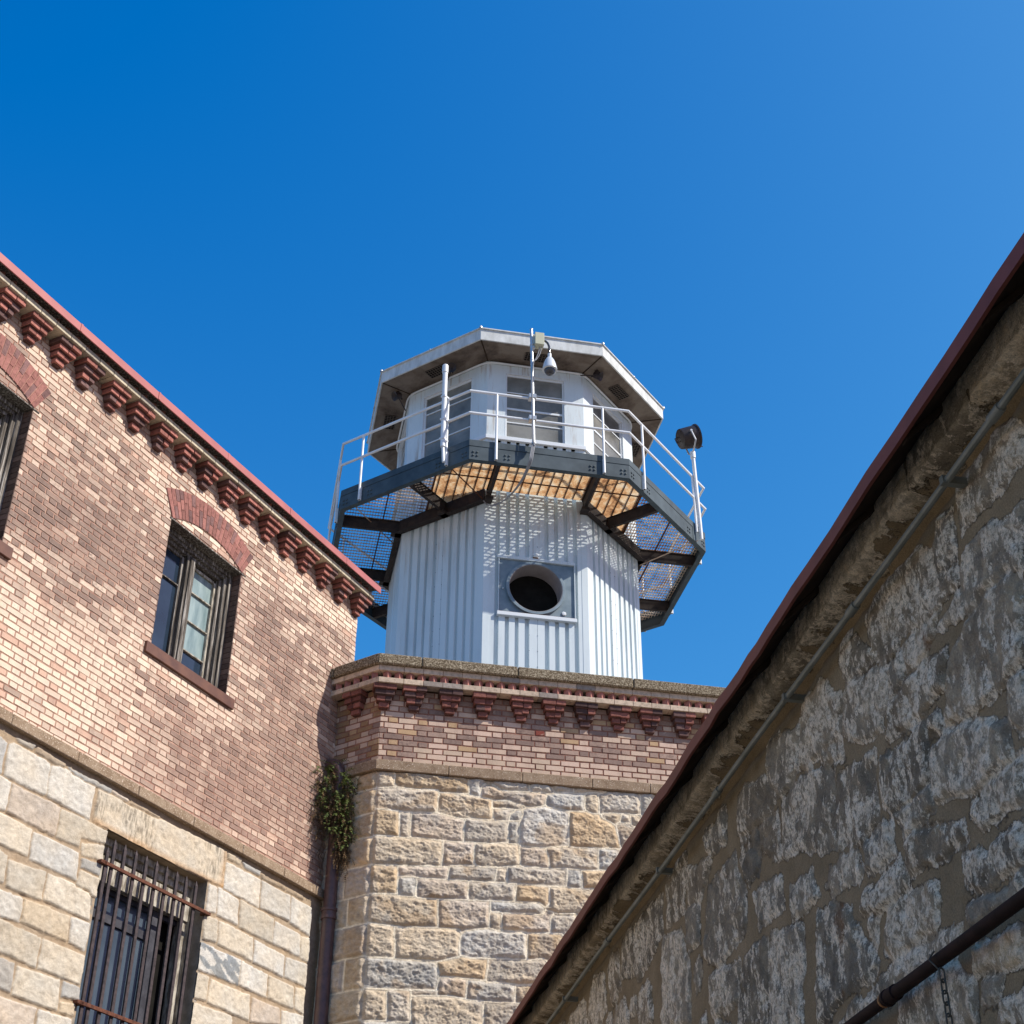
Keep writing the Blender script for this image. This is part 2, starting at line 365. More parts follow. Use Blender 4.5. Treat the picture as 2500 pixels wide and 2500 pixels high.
M['red_brick'] = (lambda t: (t.color(t.mix(1.0, t.attr('Col'), t.ramp(t.noise(26, 6, None, 0.75), [(0.3, 0.5), (0.5, 0.95), (0.7, 1.2)]), 'MULTIPLY')), t.bump(t.noise(80, 3), 0.4, 0.004), t.m)[-1])(NT('red_brick', 0.85, 0.2))
M['flash_red'] = simple('red_painted_flashing', (0.39, 0.125, 0.115), (0.49, 0.165, 0.15), 2.5, 0.5, 0.4, bump=0.05, bscale=8)
M['eave_red'] = simple('dark_red_eave_metal', (0.15, 0.040, 0.028), (0.20, 0.055, 0.04), 5, 0.6, 0.3)
M['dark_void'] = simple('dark_soffit_recess_shade', (0.035, 0.024, 0.018), (0.06, 0.042, 0.03), 6, 0.95, 0.1)  # soffit colour, also used as painted shade behind the sawtooth bricks
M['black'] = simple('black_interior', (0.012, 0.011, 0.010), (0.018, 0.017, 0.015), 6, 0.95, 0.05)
M['sill_metal'] = simple('brown_sill_metal', (0.115, 0.052, 0.038), (0.17, 0.078, 0.05), 7, 0.55, 0.35)
t = NT('weathered_window_wood', 0.8, 0.25)
t.color(t.ramp(t.noise(5, 8, t.vec((9, 9, .35)), 0.75), [(0.40, (0.045, 0.037, 0.030)), (0.52, (0.14, 0.12, 0.10)), (0.62, (0.46, 0.43, 0.39))]))
t.bump(t.noise(5, 8, t.vec((9, 9, .35)), 0.75), 0.4, 0.004); M['old_wood'] = t.m
M['sash_dark'] = simple('dark_sash_paint', (0.035, 0.035, 0.045), (0.075, 0.075, 0.09), 9, 0.7, 0.3)
M['pale_wood'] = simple('peeling_cream_paint', (0.20, 0.17, 0.13), (0.52, 0.48, 0.40), 30, 0.8, 0.2, stretch=(1, 1, .25), lo=.4, hi=.6)
M['glass_dark'] = simple('dark_window_glass', (0.018, 0.030, 0.050), (0.030, 0.050, 0.080), 2, 0.06, 0.8)
t = NT('dusty_window_glass', 0.22, 0.6)
t.color(t.ramp(t.noise(2.2, 6, t.vec((4, 4, .8)), 0.6), [(0.3, (0.15, 0.22, 0.23)), (0.7, (0.36, 0.45, 0.44))])); M['glass_dusty'] = t.m
M['glass_bar'] = simple('barred_window_glass', (0.040, 0.060, 0.085), (0.085, 0.115, 0.145), 1.5, 0.16, 0.6)
M['glass_cabin'] = simple('grey_cabin_glass', (0.11, 0.108, 0.095), (0.26, 0.255, 0.23), 1.6, 0.28, 0.5)
M['iron'] = simple('weathered_iron', (0.030, 0.022, 0.022), (0.075, 0.052, 0.052), 24, 0.6, 0.4, bump=0.3, bscale=90)
M['rust'] = simple('rusty_iron', (0.075, 0.028, 0.018), (0.17, 0.065, 0.035), 26, 0.75, 0.25, bump=0.3, bscale=90)
t = NT('pale_painted_siding', 0.5, 0.4)
sp_ = t.n.new('ShaderNodeSeparateXYZ'); t.l.new(t.tc.outputs['Object'], sp_.inputs[0])
top_ = t.ramp(t.math('MULTIPLY', t.math('SUBTRACT', sp_.outputs[2], 5.2), 0.5), [(0.0, 0.0), (1.0, 1.0)])
run_ = t.ramp(t.noise(3.0, 7, t.vec((3.2, 3.2, .22)), 0.7), [(0.54, 0.0), (0.70, 1.0)])
c_ = t.ramp(t.noise(1.5, 7, t.vec((1.4, 1.4, .35)), 0.65), [(0.3, (0.57, 0.635, 0.66)), (0.5, (0.66, 0.73, 0.75)), (0.7, (0.69, 0.76, 0.78))])
c_ = t.mix(t.math('MULTIPLY', t.math('MULTIPLY', run_, top_), 0.75), c_, (0.34, 0.24, 0.16))
c_ = t.mix(t.math('MULTIPLY', t.ramp(t.noise(38, 3, None, 0.6), [(0.70, 0.0), (0.74, 1.0)]), 0.5), c_, (0.33, 0.25, 0.18))
t.color(c_); t.bump(t.noise(1.6, 3), 0.25, 0.012); M['white_siding'] = t.m
M['white_trim'] = (lambda t: (t.color(t.mix(t.ramp(t.noise(7, 7, None, 0.75), [(0.64, 0.0), (0.72, 0.6)]), (0.72, 0.76, 0.79), (0.42, 0.30, 0.18))), t.m)[-1])(NT('white_trim', 0.5, 0.4))
M['white_rail'] = simple('white_rail_paint', (0.70, 0.72, 0.74), (0.80, 0.82, 0.84), 5, 0.4, 0.45)
M['galv'] = simple('galvanised_steel', (0.42, 0.44, 0.46), (0.60, 0.62, 0.64), 12, 0.38, 0.5, metal=0.6)
M['deck_paint'] = simple('slate_blue_steel_paint', (0.040, 0.058, 0.070), (0.075, 0.102, 0.118), 3, 0.6, 0.35, bump=0.1, bscale=20)
M['deck_dark'] = simple('dark_steel', (0.022, 0.018, 0.018), (0.055, 0.040, 0.034), 9, 0.7, 0.3)
M['grate'] = (lambda t: (t.color(t.ramp(t.noise(4.5, 8, None, 0.75, 0.5), [(0.36, (0.34, 0.16, 0.07)), (0.47, (0.76, 0.44, 0.20)), (0.56, (0.90, 0.70, 0.44)), (0.66, (0.94, 0.86, 0.74))])), t.m)[-1])(NT('rusty_grating', 0.8, 0.2))
M['grate_pale'] = (lambda t: (t.color(t.ramp(t.noise(2.4, 7, None, 0.7, 0.5), [(0.38, (0.34, 0.18, 0.10)), (0.52, (0.66, 0.52, 0.40)), (0.68, (0.82, 0.76, 0.68))])), t.m)[-1])(NT('pale_sunlit_grating', 0.8, 0.2))  # paleness puts sunlight on the side bars into the colour
M['fascia'] = simple('streaked_aluminium', (0.50, 0.51, 0.49), (0.70, 0.72, 0.71), 7, 0.5, 0.4, stretch=(1, 1, .35))
M['soffit'] = (lambda t: (t.color(t.ramp(t.noise(1.3, 8, None, 0.68, 0.4), [(0.33, (0.065, 0.050, 0.042)), (0.48, (0.17, 0.135, 0.11)), (0.6, (0.25, 0.21, 0.175)), (0.72, (0.19, 0.17, 0.145))])), t.bump(t.noise(30, 4), 0.3, 0.006), t.m)[-1])(NT('stained_soffit', 0.92, 0.15))
M['beige'] = simple('beige_enclosure', (0.50, 0.50, 0.36), (0.56, 0.56, 0.42), 3, 0.5, 0.4)
M['cam_grey'] = simple('pale_grey_plastic', (0.58, 0.62, 0.66), (0.64, 0.68, 0.72), 3, 0.35, 0.5)
M['dome'] = simple('smoked_dome', (0.03, 0.032, 0.04), (0.05, 0.05, 0.06), 3, 0.08, 0.8)
M['cable'] = simple('grey_cable', (0.26, 0.26, 0.27), (0.34, 0.34, 0.35), 3, 0.6, 0.3)
M['lamp_black'] = simple('black_lamp_housing', (0.018, 0.013, 0.013), (0.045, 0.03, 0.028), 10, 0.45, 0.4)
M['vent_metal'] = simple('slate_vent_plate', (0.13, 0.185, 0.225), (0.24, 0.305, 0.345), 3, 0.5, 0.4)
M['pipe_brown'] = simple('brown_painted_downpipe', (0.065, 0.038, 0.038), (0.12, 0.066, 0.058), 14, 0.4, 0.5, bump=0.25, bscale=50)
M['pipe_dark'] = simple('dark_red_iron_pipe', (0.014, 0.007, 0.006), (0.026, 0.012, 0.010), 14, 0.75, 0.15, bump=0.2, bscale=70)
M['conduit'] = simple('grey_green_conduit', (0.16, 0.165, 0.135), (0.24, 0.24, 0.21), 8, 0.5, 0.4, metal=0.3)
M['chain'] = simple('old_chain_iron', (0.06, 0.055, 0.04), (0.11, 0.10, 0.08), 30, 0.5, 0.4, metal=0.4)
M['leaf'] = simple('fern_leaf', (0.05, 0.075, 0.02), (0.15, 0.19, 0.05), 11, 0.7, 0.2)
M['leaf_dry'] = simple('dry_fern_leaf', (0.07, 0.045, 0.025), (0.17, 0.11, 0.055), 11, 0.85, 0.1)
M['stem'] = simple('fern_root', (0.05, 0.035, 0.02), (0.08, 0.06, 0.035), 11, 0.9, 0.1)
M['ground'] = simple('pale_yard_paving', (0.24, 0.215, 0.175), (0.32, 0.29, 0.24), 1.2, 0.9, 0.2)
M['roofing'] = simple('grey_roofing', (0.10, 0.10, 0.10), (0.15, 0.15, 0.14), 3, 0.9, 0.1)

# ------------------------------------------------------------------ numpy noise
_rs = np.random.RandomState(11)
_tab = _rs.rand(8, 256, 256)
def vn(x, y, seed=0):
    T = _tab[seed % 8]; x = x + seed * 17.31; y = y + seed * 9.77
    xi = np.floor(x).astype(int); yi = np.floor(y).astype(int)
    fx = x - xi; fy = y - yi
    fx = fx * fx * (3 - 2 * fx); fy = fy * fy * (3 - 2 * fy)
    a = T[xi % 256, yi % 256]; b = T[(xi + 1) % 256, yi % 256]
    c = T[xi % 256, (yi + 1) % 256]; d = T[(xi + 1) % 256, (yi + 1) % 256]
    return (a * (1 - fx) + b * fx) * (1 - fy) + (c * (1 - fx) + d * fx) * fy
def fbm(x, y, seed=0, o=4, g=0.5):
    s = 0; a = 1; t = 0
    for i in range(o):
        s = s + a * vn(x * 2 ** i, y * 2 ** i, seed + i); t += a; a *= g
    return s / t

def sdist(px, pz, poly):
    d = np.full(px.shape, 1e9); ins = np.zeros(px.shape, bool); n = len(poly)
    for i in range(n):
        ax, ay = poly[i]; bx, by = poly[(i + 1) % n]
        ex, ey = bx - ax, by - ay; L = ex * ex + ey * ey + 1e-12
        t = np.clip(((px - ax) * ex + (pz - ay) * ey) / L, 0, 1)
        d = np.minimum(d, np.hypot(px - ax - t * ex, pz - ay - t * ey))
        c = ((ay > pz) != (by > pz)) & (px < (bx - ax) * (pz - ay) / ((by - ay) + 1e-12) + ax)
        ins ^= c
    return np.where(ins, -d, d)

def field(U, Zz, polys, warp=0.01, seed=0, reach=0.2):
    wu = U + (fbm(U * 6, Zz * 6, seed) - .5) * 2 * warp; wz = Zz + (fbm(U * 6 + 31, Zz * 6, seed + 3) - .5) * 2 * warp
    s1 = np.full(U.shape, 0.5); s2 = np.full(U.shape, 0.5); idx = np.full(U.shape, -1)
    for k, p in enumerate(polys):
        a = np.array(p); x0, y0 = a.min(0) - reach; x1, y1 = a.max(0) + reach
        m = (U > x0) & (U < x1) & (Zz > y0) & (Zz < y1)
        if not m.any(): continue
        d = sdist(wu[m], wz[m], p)
        o1 = s1[m]; o2 = s2[m]; oi = idx[m]
        n1 = np.minimum(o1, d); n2 = np.where(d < o1, o1, np.minimum(o2, d))
        idx[m] = np.where(d < o1, k, oi); s1[m] = n1; s2[m] = n2
    return s1, s2, idx

def unpack(s):
    tags, polys = [], []
    for r in s.split('|'):
        v = [float(q) / 100 for q in r[1:].split(',')]
        tags.append(r[0]); polys.append(list(zip(v[::2], v[1::2])))
    return tags, polys

def grid_mesh(name, F, us, zs, H, C, MSK, mat, parent, hole=None, label=None):
    nu, nz = len(us), len(zs)
    U, Zz = np.meshgrid(us, zs)
    P = F.o + U[..., None] * F.t + H[..., None] * F.n
    P[..., 2] += Zz
    P = P.reshape(-1, 3) - base_of(parent)
    i = np.arange(nu * nz).reshape(nz, nu)
    q = np.stack([i[:-1, :-1], i[:-1, 1:], i[1:, 1:], i[1:, :-1]], -1)
    # outward winding
    if np.dot(np.cross(F.t, [0, 0, 1]), F.n) < 0: q = q[..., ::-1]
    q = q.reshape(-1, 4)
    if hole is not None:
        uc = (U[:-1, :-1] + U[1:, 1:]) / 2; zc = (Zz[:-1, :-1] + Zz[1:, 1:]) / 2
        k = ~((uc > hole[0]) & (uc < hole[1]) & (zc > hole[2]) & (zc < hole[3])).reshape(-1)
        q = q[k]
    me = bpy.data.meshes.new(name)
    me.vertices.add(len(P)); me.vertices.foreach_set('co', P.astype(np.float32).ravel())
    me.loops.add(q.size); me.loops.foreach_set('vertex_index', q.astype(np.int32).ravel())
    me.polygons.add(len(q)); me.polygons.foreach_set('loop_start', np.arange(0, q.size, 4, dtype=np.int32))
    me.polygons.foreach_set('use_smooth', [True] * len(q))
    me.materials.append(mat)
    me.update(calc_edges=True); me.validate()
    c = np.ones((len(P), 4), np.float32); c[:, :3] = C.reshape(-1, 3)
    me.color_attributes.new('Col', 'FLOAT_COLOR', 'POINT').data.foreach_set('color', c.ravel())
    me.attributes.new('msk', 'FLOAT', 'POINT').data.foreach_set('value', MSK.astype(np.float32).ravel())
    uv = np.stack([U, Zz, np.zeros_like(U)], -1).astype(np.float32)
    me.attributes.new('uvm', 'FLOAT_VECTOR', 'POINT').data.foreach_set('vector', uv.ravel())
    o = bpy.data.objects.new(name, me)
    return finish(o, parent, label)

def sstep(x, a, b):
    t = np.clip((x - a) / (b - a), 0, 1); return t * t * (3 - 2 * t)

def cells(u0, u1, z0, z1, holes):
    """rectangles covering [u0,u1]x[z0,z1] minus the holes"""
    us = sorted({u0, u1, *[min(max(v, u0), u1) for h in holes for v in h[:2]]})
    zs = sorted({z0, z1, *[min(max(v, z0), z1) for h in holes for v in h[2:]]})
    out = []
    for a, b in zip(us, us[1:]):
        for c, d in zip(zs, zs[1:]):
            m, n = (a + b) / 2, (c + d) / 2
            if not any(h[0] < m < h[1] and h[2] < n < h[3] for h in holes): out.append((a, b, c, d))
    return out

# ------------------------------------------------------------------ brickwork: every brick is modelled
def bricks(F, u0, u1, z0, z1, ch, sl, hl, pal, holes, name, parent, mortar, seed=0, joint=0.010, phase=0.0):
    rs = np.random.RandomState(seed)
    V = []; Fc = []; C = []; S = []; UV = []
    n = int(round((z1 - z0) / ch)); ch = (z1 - z0) / n
    per = sl + hl
    for r in range(n):
        za = z0 + r * ch + joint * .45; zb = z0 + (r + 1) * ch - joint * .45; zm = (za + zb) / 2
        x = u0 - per + (phase + (sl / 2 + hl / 2 if r % 2 else 0)) % per - rs.rand() * .02
        k = 0
        while x < u1:
            L = sl if k % 2 == 0 else hl
            k += 1
            a, b = max(x + joint * .5, u0), min(x + L - joint * .5, u1); x += L
            if b - a < .015: continue
            segs = [(a, b)]
            for h in holes:
                if h[2] < zm < h[3]:
                    ns = []
                    for p, q in segs:
                        if q <= h[0] or p >= h[1]: ns.append((p, q)); continue
                        if p < h[0]: ns.append((p, h[0]))
                        if q > h[1]: ns.append((h[1], q))
                    segs = ns
            for p, q in segs:
                if q - p < .012: continue
                col, soot = pal((p + q) / 2, zm, rs)
                h = rs.rand() * .0035; c = .0035
                j = rs.randn(4) * .0022; wv = (math.sin(r * 1.7 + p * .9) + math.sin(r * .6 + p * 2.3)) * .0016
                base = len(V)
                for uu, zz, hh in ((p, za, -.012), (q, za, -.012), (q, zb, -.012), (p, zb, -.012),
                                   (p + c, za + c + j[0], h), (q - c, za + c + j[1], h), (q - c, zb - c + j[2], h), (p + c, zb - c + j[3], h)):
                    V.append(F(uu, hh, zz + wv)); C.append(col); S.append(soot); UV.append((uu, zz, 0))
                Fc += [(base + 4, base + 5, base + 6, base + 7)] + [(base + i, base + (i + 1) % 4, base + 4 + (i + 1) % 4, base + 4 + i) for i in range(4)]
    nb = len(Fc)
    for a, b, c, d in cells(u0, u1, z0, z1, holes):
        base = len(V)
        for uu, zz in ((a, c), (b, c), (b, d), (a, d)):
            V.append(F(uu, -.005, zz)); C.append((.3, .2, .15)); S.append(0); UV.append((uu, zz, 0))
        Fc.append((base, base + 1, base + 2, base + 3))
    me = bpy.data.meshes.new(name)
    if np.dot(np.cross(F.t, [0, 0, 1]), F.n) < 0: Fc = [f[::-1] for f in Fc]
    me.from_pydata((np.array(V) - base_of(parent)).tolist(), [], Fc)
    me.materials.append(M['brick']); me.materials.append(mortar)
    me.polygons.foreach_set('material_index', [0] * nb + [1] * (len(Fc) - nb))
    c = np.ones((len(V), 4), np.float32); c[:, :3] = np.array(C)
    me.color_attributes.new('Col', 'FLOAT_COLOR', 'POINT').data.foreach_set('color', c.ravel())
    me.attributes.new('soot', 'FLOAT', 'POINT').data.foreach_set('value', np.array(S, np.float32))
    me.attributes.new('uvm', 'FLOAT_VECTOR', 'POINT').data.foreach_set('vector', np.array(UV, np.float32).ravel())
    me.update()
    o = bpy.data.objects.new(name, me)
    return finish(o, parent)

def lerp3(a, b, t): return tuple(a[i] * (1 - t) + b[i] * t for i in range(3))

# ================================================================== GROUND
g = MB()
g.add([(-400, -400, 0), (400, -400, 0), (400, 400, 0), (-400, 400, 0)], [(0, 1, 2, 3)])
gr = g.build('ground', M['ground']); gr['kind'] = 'structure'

# ================================================================== BRICK BUILDING (left)
BB = thing('brick_building', 'brick building on a granite base with stepped red corbels and a barred window', 'building', FD(-3, 0, 0))
D0, D1 = -9.0, 0.273
ZB = 7.355
win_u = [(-3.335, -2.085), (-6.695, -5.445)]
holes = [(a, b, 8.86, 10.375) for a, b in win_u]

blobs = [(-4.4, 9.85, .75, .5, 1.0), (-3.8, 9.5, .5, .35, .9), (-2.3, 8.0, .8, .35, 1.0), (-1.3, 8.2, .9, .6, .8), (-1.2, 9.3, .6, .9, .75),
         (-.5, 8.8, .7, 1.0, .9), (-5.2, 9.3, .5, .3, .9), (-3.3, 8.4, .5, .15, .5), (-1.5, 10.0, .4, .3, .55), (-.3, 9.9, .5, .4, .45), (-4.6, 9.3, .6, .3, .9),
         (-4.95, 8.0, .75, .55, -1.4), (-4.1, 8.15, .5, .4, -1.1), (-1.75, 8.72, .3, .18, -.9), (-2.6, 8.62, .8, .1, -1.0), (-3.6, 8.75, .3, .15, -.7), (-.05, 10.8, .5, .35, -.3), (-2.0, 10.9, 4, .2, -.35)]
def pal_D(u, z, rs):
    f = .44 + sum(w * math.exp(-((u - a) / p) ** 2 - ((z - b) / q) ** 2) for a, b, p, q, w in blobs) * .5
    f += (float(vn(np.array(u * 1.7), np.array(z * 3.4), 3)) - .5) * .45
    r = rs.rand()
    low = max(0, min(1, (9.2 - z) / 1.5)) * max(0, min(1, (u + 4) / 1.5))
    t_ = f + rs.randn() * .22 + (.25 if rs.rand() < .5 else -.18) * min(1, max(0, f * 2))
    t_ = min(1, max(0, t_)); t_ = t_ * t_ * (3 - 2 * t_)
    a_ = lerp3((.84, .68, .53), (.74, .57, .44), r)
    if r > .9: a_ = (.64, .43, .32)
    b_ = lerp3((.44, .305, .235), (.235, .165, .135), rs.rand())
    a_ = lerp3(a_, (.62, .445, .34), low * .65); b_ = lerp3(b_, (.38, .245, .19), low * .6)
    return lerp3(a_, b_, t_), min(1, max(0, (f - .15) * 1.1)) * (.35 + .65 * rs.rand()) * (rs.rand() < .85) + .04
arch_holes = holes + [(a - .0, b + .0, 10.375, 10.44) for a, b in win_u[:0]]
bricks(FD, D0, D1, ZB, 11.25, .0649, .210, .105, pal_D, holes, 'brick_wall', BB, M['mortar_red'], 5)

# granite base
tags, polys = unpack(STD)
PALD = {'w': (.67, .635, .56), 'c': (.64, .575, .465), 'p': (.63, .545, .45), 'o': (.63, .53, .39), 'b': (.46, .455, .43), 'g': (.49, .46, .41), 't': (.46, .37, .27), 'l': (.60, .53, .42), 'm': (.44, .45, .45)}
# courses carried on where the photograph ends
rs = np.random.RandomState(3)
zrow = 7.20
for (ua, ub) in ((-9.0, -5.45), ):
    zz = 7.15
    while zz > 4.1:
        hh = .28 + rs.rand() * .06; x = ua - rs.rand() * .4
        while x < ub - .1:
            w = .35 + rs.rand() * .3
            polys.append([(x + .01, zz - hh + .012), (min(x + w, ub) - .01, zz - hh + .012), (min(x + w, ub) - .01, zz - .012), (x + .01, zz - .012)]); tags.append(rs.choice(list('wccp')))
            x += w
        zz -= hh
zz = 4.86
while zz > 3.9:
    x = -5.6
    hh = .30
    while x < .2:
        w = .35 + rs.rand() * .3
        if not (x + w > -3.6 and x < -1.95):
            polys.append([(x + .01, zz - hh + .012), (x + w - .01, zz - hh + .012), (x + w - .01, zz - .012), (x + .01, zz - .012)]); tags.append(rs.choice(list('wccp')))
        x += w
    zz -= hh
us = np.arange(-7.0, 0.20, .0105); zs = np.arange(4.0, 7.262, .0105)
U, Zz = np.meshgrid(us, zs)
s1, s2, idx = field(U, Zz, polys, .009, 2)
jag = (fbm(U * 22, Zz * 22, 6, 3, .6) - .5) * .012
edge = np.minimum((s2 - s1) / 2 + jag, .012 - s1 + jag)           # distance in from the joint
mask = sstep(edge, .003, .010)
H = .012 + mask * (.012 + .005 * sstep(edge, .0, .02)) + (fbm(U * 6, Zz * 6, 4, 6, .68) - .5) * .026 * mask + (fbm(U * 30, Zz * 30, 1, 2) - .5) * .006
pc = np.array([PALD[t_] for t_ in tags] + [(.4, .33, .25)])
var = rs.rand(len(pc), 1) * .22 + .89; pc = pc * var * .90
col = pc[idx]
mar = np.array([.40, .31, .215])
om = np.array([t_ == 'm' for t_ in tags] + [False])[idx] & (mask > 0)
streak = fbm(U * 9 + Zz * 16, Zz * 5 - U * 3, 5, 4)
col = np.where(om[..., None], np.where((streak > .5)[..., None], (.60, .59, .55), (.27, .29, .30)), col)
# tooled face and rust stain of the lintel over the barred window
ol = np.array([t_ == 'l' for t_ in tags] + [False])[idx] & (mask > 0)
tool = sstep(vn(U * 95, Zz * 14, 2), .45, .8) * sstep(fbm(U * 3, Zz * 3, 1), .35, .6) * .5
col = np.where(ol[..., None], col * (1 - tool[..., None]), col)
stain = (sstep(-Zz, -6.90, -6.83) * .55 + sstep(U, -1.90, -1.76) * .6) * ol
col = col * (1 - stain[..., None]) + np.array([.52, .30, .13]) * stain[..., None]
H = np.where(ol, H - tool * .006, H)
col = col * mask[..., None] + mar * (1 - mask[..., None])
col = col * (.93 + .14 * fbm(U * 2, Zz * 2, 6)[..., None])
H *= sstep(.19 - U, 0, .02) * .7 + .3
BW = (-3.53, -2.015, 3.0, 6.825)
grid_mesh('granite_base', FD, us, zs, H + .0, col, mask, M['stone_ashlar'], BB, BW)

# side and core of the building
mb = MB()
for a, b, c, d in cells(D0, .19, 0, 4.0, [BW]): mb.quad(FD(a, .03, c), FD(b, .03, c), FD(b, .03, d), FD(a, .03, d))
for a, b, c, d in cells(D0, -7.0, 4.0, 7.26, []): mb.quad(FD(a, .03, c), FD(b, .03, c), FD(b, .03, d), FD(a, .03, d))
mb.box(FD, D0, D1 - .002, -6.0, -.42, 0, 11.3)
mb.box(FD, D1 - .03, D1, -.42, -.008, ZB, 11.3)
mb.box(FD, .16, .2, -.42, .02, 0, 7.26)
mb.box(FD, D0, D1 + .1, -6.0, -.1, 11.31, 11.42)
mb.build('inner_wall', simple('plain_granite', (.36, .31, .25), (.50, .45, .37), 3, .9), BB)

# belt course
mb = MB()
x = D0
rs = np.random.RandomState(8)
for xe in (-8.1, -7.0, -5.85, -4.958, -4.105, -3.257, -2.41, -1.588, -.845, -.242, .02):
    mb.box(FD, x + .004, xe - .004, -.2, .075 + rs.rand() * .006, 7.252, 7.357); x = xe
mb.box(FD, D0, .02, -.2, .066, 7.255, 7.354)
mb.build('belt_course', M['brownstone'], BB, bevel=.006)

# window arches
for a, b in win_u:
    cu = (a + b) / 2; cz = 9.262; r0, r1 = 1.283, 1.622; A = R(29.0)
    mb = MB(); n = 23
    rs = np.random.RandomState(4)
    for i in range(n):
        t0 = -A + 2 * A * i / n + .0035; t1 = -A + 2 * A * (i + 1) / n - .0035
        cuts = [r0, r0 + .112, r0 + .23, r1] if i % 2 else [r0, r0 + .20, r1]
        if i % 4 == 1: cuts = [r0, r0 + .14, r1]
        for q0, q1 in zip(cuts, cuts[1:]):
            q0 += .003; q1 -= .003
            k = .78 + .4 * rs.rand()
            mb.col = (.33 * k, .145 * k, .12 * k) if rs.rand() > .25 else (.22 * k, .12 * k, .11 * k)
            h = .012 + rs.rand() * .003
            P = [(cu + q * math.sin(t), cz + q * math.cos(t)) for q, t in ((q0, t0), (q0, t1), (q1, t1), (q1, t0))]
            mb.hexa([FD(u, .0, z) for u, z in P] + [FD(u, h, z) for u, z in P])
    mb.col = (.42, .22, .17)
    vs = []
    for i in range(25):
        t = -A + 2 * A * i / 24
        for q in (r0 - .002, r1 + .002): vs.append(FD(cu + q * math.sin(t), .0085, cz + q * math.cos(t)))
    mb.mi = 0
    mb.add(vs, [(2 * i, 2 * i + 1, 2 * i + 3, 2 * i + 2) for i in range(24)])
    mb.build('window_arch', M['red_brick'], BB, color=True)

# cornice
mb = MB(); rs = np.random.RandomState(2)
x = D0
while x < D1 + .05:
    w = min(.214, D1 + .05 - x)
    k = .8 + .3 * rs.rand(); mb.col = (.60 * k, .52 * k, .38 * k) if rs.rand() > .2 else (.40 * k, .35 * k, .28 * k)
    mb.box(FD, x + .003, x + w - .003, -.01, .200 + rs.rand() * .004, 11.25, 11.317); x += .214
mb.col = (.3, .22, .16); mb.box(FD, D0, D1 + .045, -.01, .19, 11.254, 11.313)
mb.build('cornice_course', M['cream_course'], BB, bevel=.003, color=True)
mb = MB(); x = D0
while x < D1:
    k = .8 + .35 * rs.rand(); mb.col = (.40 * k, .17 * k, .135 * k)
    h = .057
    mb.hexa([FD(x - h, .11, 11.318), FD(x, .11 - h, 11.318), FD(x + h, .11, 11.318), FD(x, .11 + h, 11.318),
             FD(x - h, .11, 11.392), FD(x, .11 - h, 11.392), FD(x + h, .11, 11.392), FD(x, .11 + h, 11.392)])
    x += .151
mb.build('sawtooth_course', M['red_brick'], BB, color=True)
mb = MB(); mb.box(FD, D0, D1, -.1, .06, 11.318, 11.391); mb.build('cornice_recess', M['dark_void'], BB)  # dark backing paints the shade between the teeth
mb = MB(); mb.box(FD, D0, D1 + .05, -.1, .255, 11.394, 11.42); mb.build('cornice_board', M['old_wood'], BB)
mb = MB(); x = D0; rs = np.random.RandomState(14)
while x < D1 + .05:
    xe = min(x + 1.22, D1 + .075); dz = rs.randn() * .0022; dh = rs.randn() * .0015
    if D1 + .075 - xe < .3: xe = D1 + .075
    mb.prism(FD, [(.262 + dh, 11.347 + dz), (.276 + dh, 11.345 + dz), (.276 + dh, 11.438 + dz), (.25, 11.448), (-.1, 11.46), (-.1, 11.44), (.262, 11.428)], x + .001, xe)
    mb.prism(FD, [(.27 + dh, 11.350 + dz), (.2795 + dh, 11.346 + dz), (.2795 + dh, 11.440 + dz), (.27, 11.445)], x, x + .03); x = xe
mb.build('roof_flashing', M['flash_red'], BB, bevel=.003)
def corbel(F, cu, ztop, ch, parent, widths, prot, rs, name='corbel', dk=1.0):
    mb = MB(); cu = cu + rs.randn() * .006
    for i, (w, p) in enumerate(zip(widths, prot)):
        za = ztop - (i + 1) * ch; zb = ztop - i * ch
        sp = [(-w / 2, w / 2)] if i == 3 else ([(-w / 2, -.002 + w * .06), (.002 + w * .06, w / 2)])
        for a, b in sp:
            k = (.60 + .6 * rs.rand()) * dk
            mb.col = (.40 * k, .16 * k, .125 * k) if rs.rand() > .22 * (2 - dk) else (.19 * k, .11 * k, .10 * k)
            e1, e2, e3 = rs.randn(3) * .003
            mb.box(F, cu + a + e1, cu + b + e2, -.01, p + rs.rand() * .012 - .003, za + .007 + e3, zb - .002)
        mb.col = (.12, .06, .05)
        mb.box(F, cu - w / 2 + .010, cu + w / 2 - .010, -.01, p - .018, za - .001, zb - .002)
    mb.build(name, M['red_brick'], parent, bevel=.003, color=True)
x = .18; rs = np.random.RandomState(6)
while x > -7.2:
    corbel(FD, x, 11.25, .0625, BB, (.275, .225, .172, .112), (.168, .132, .096, .058), rs); x -= .3928

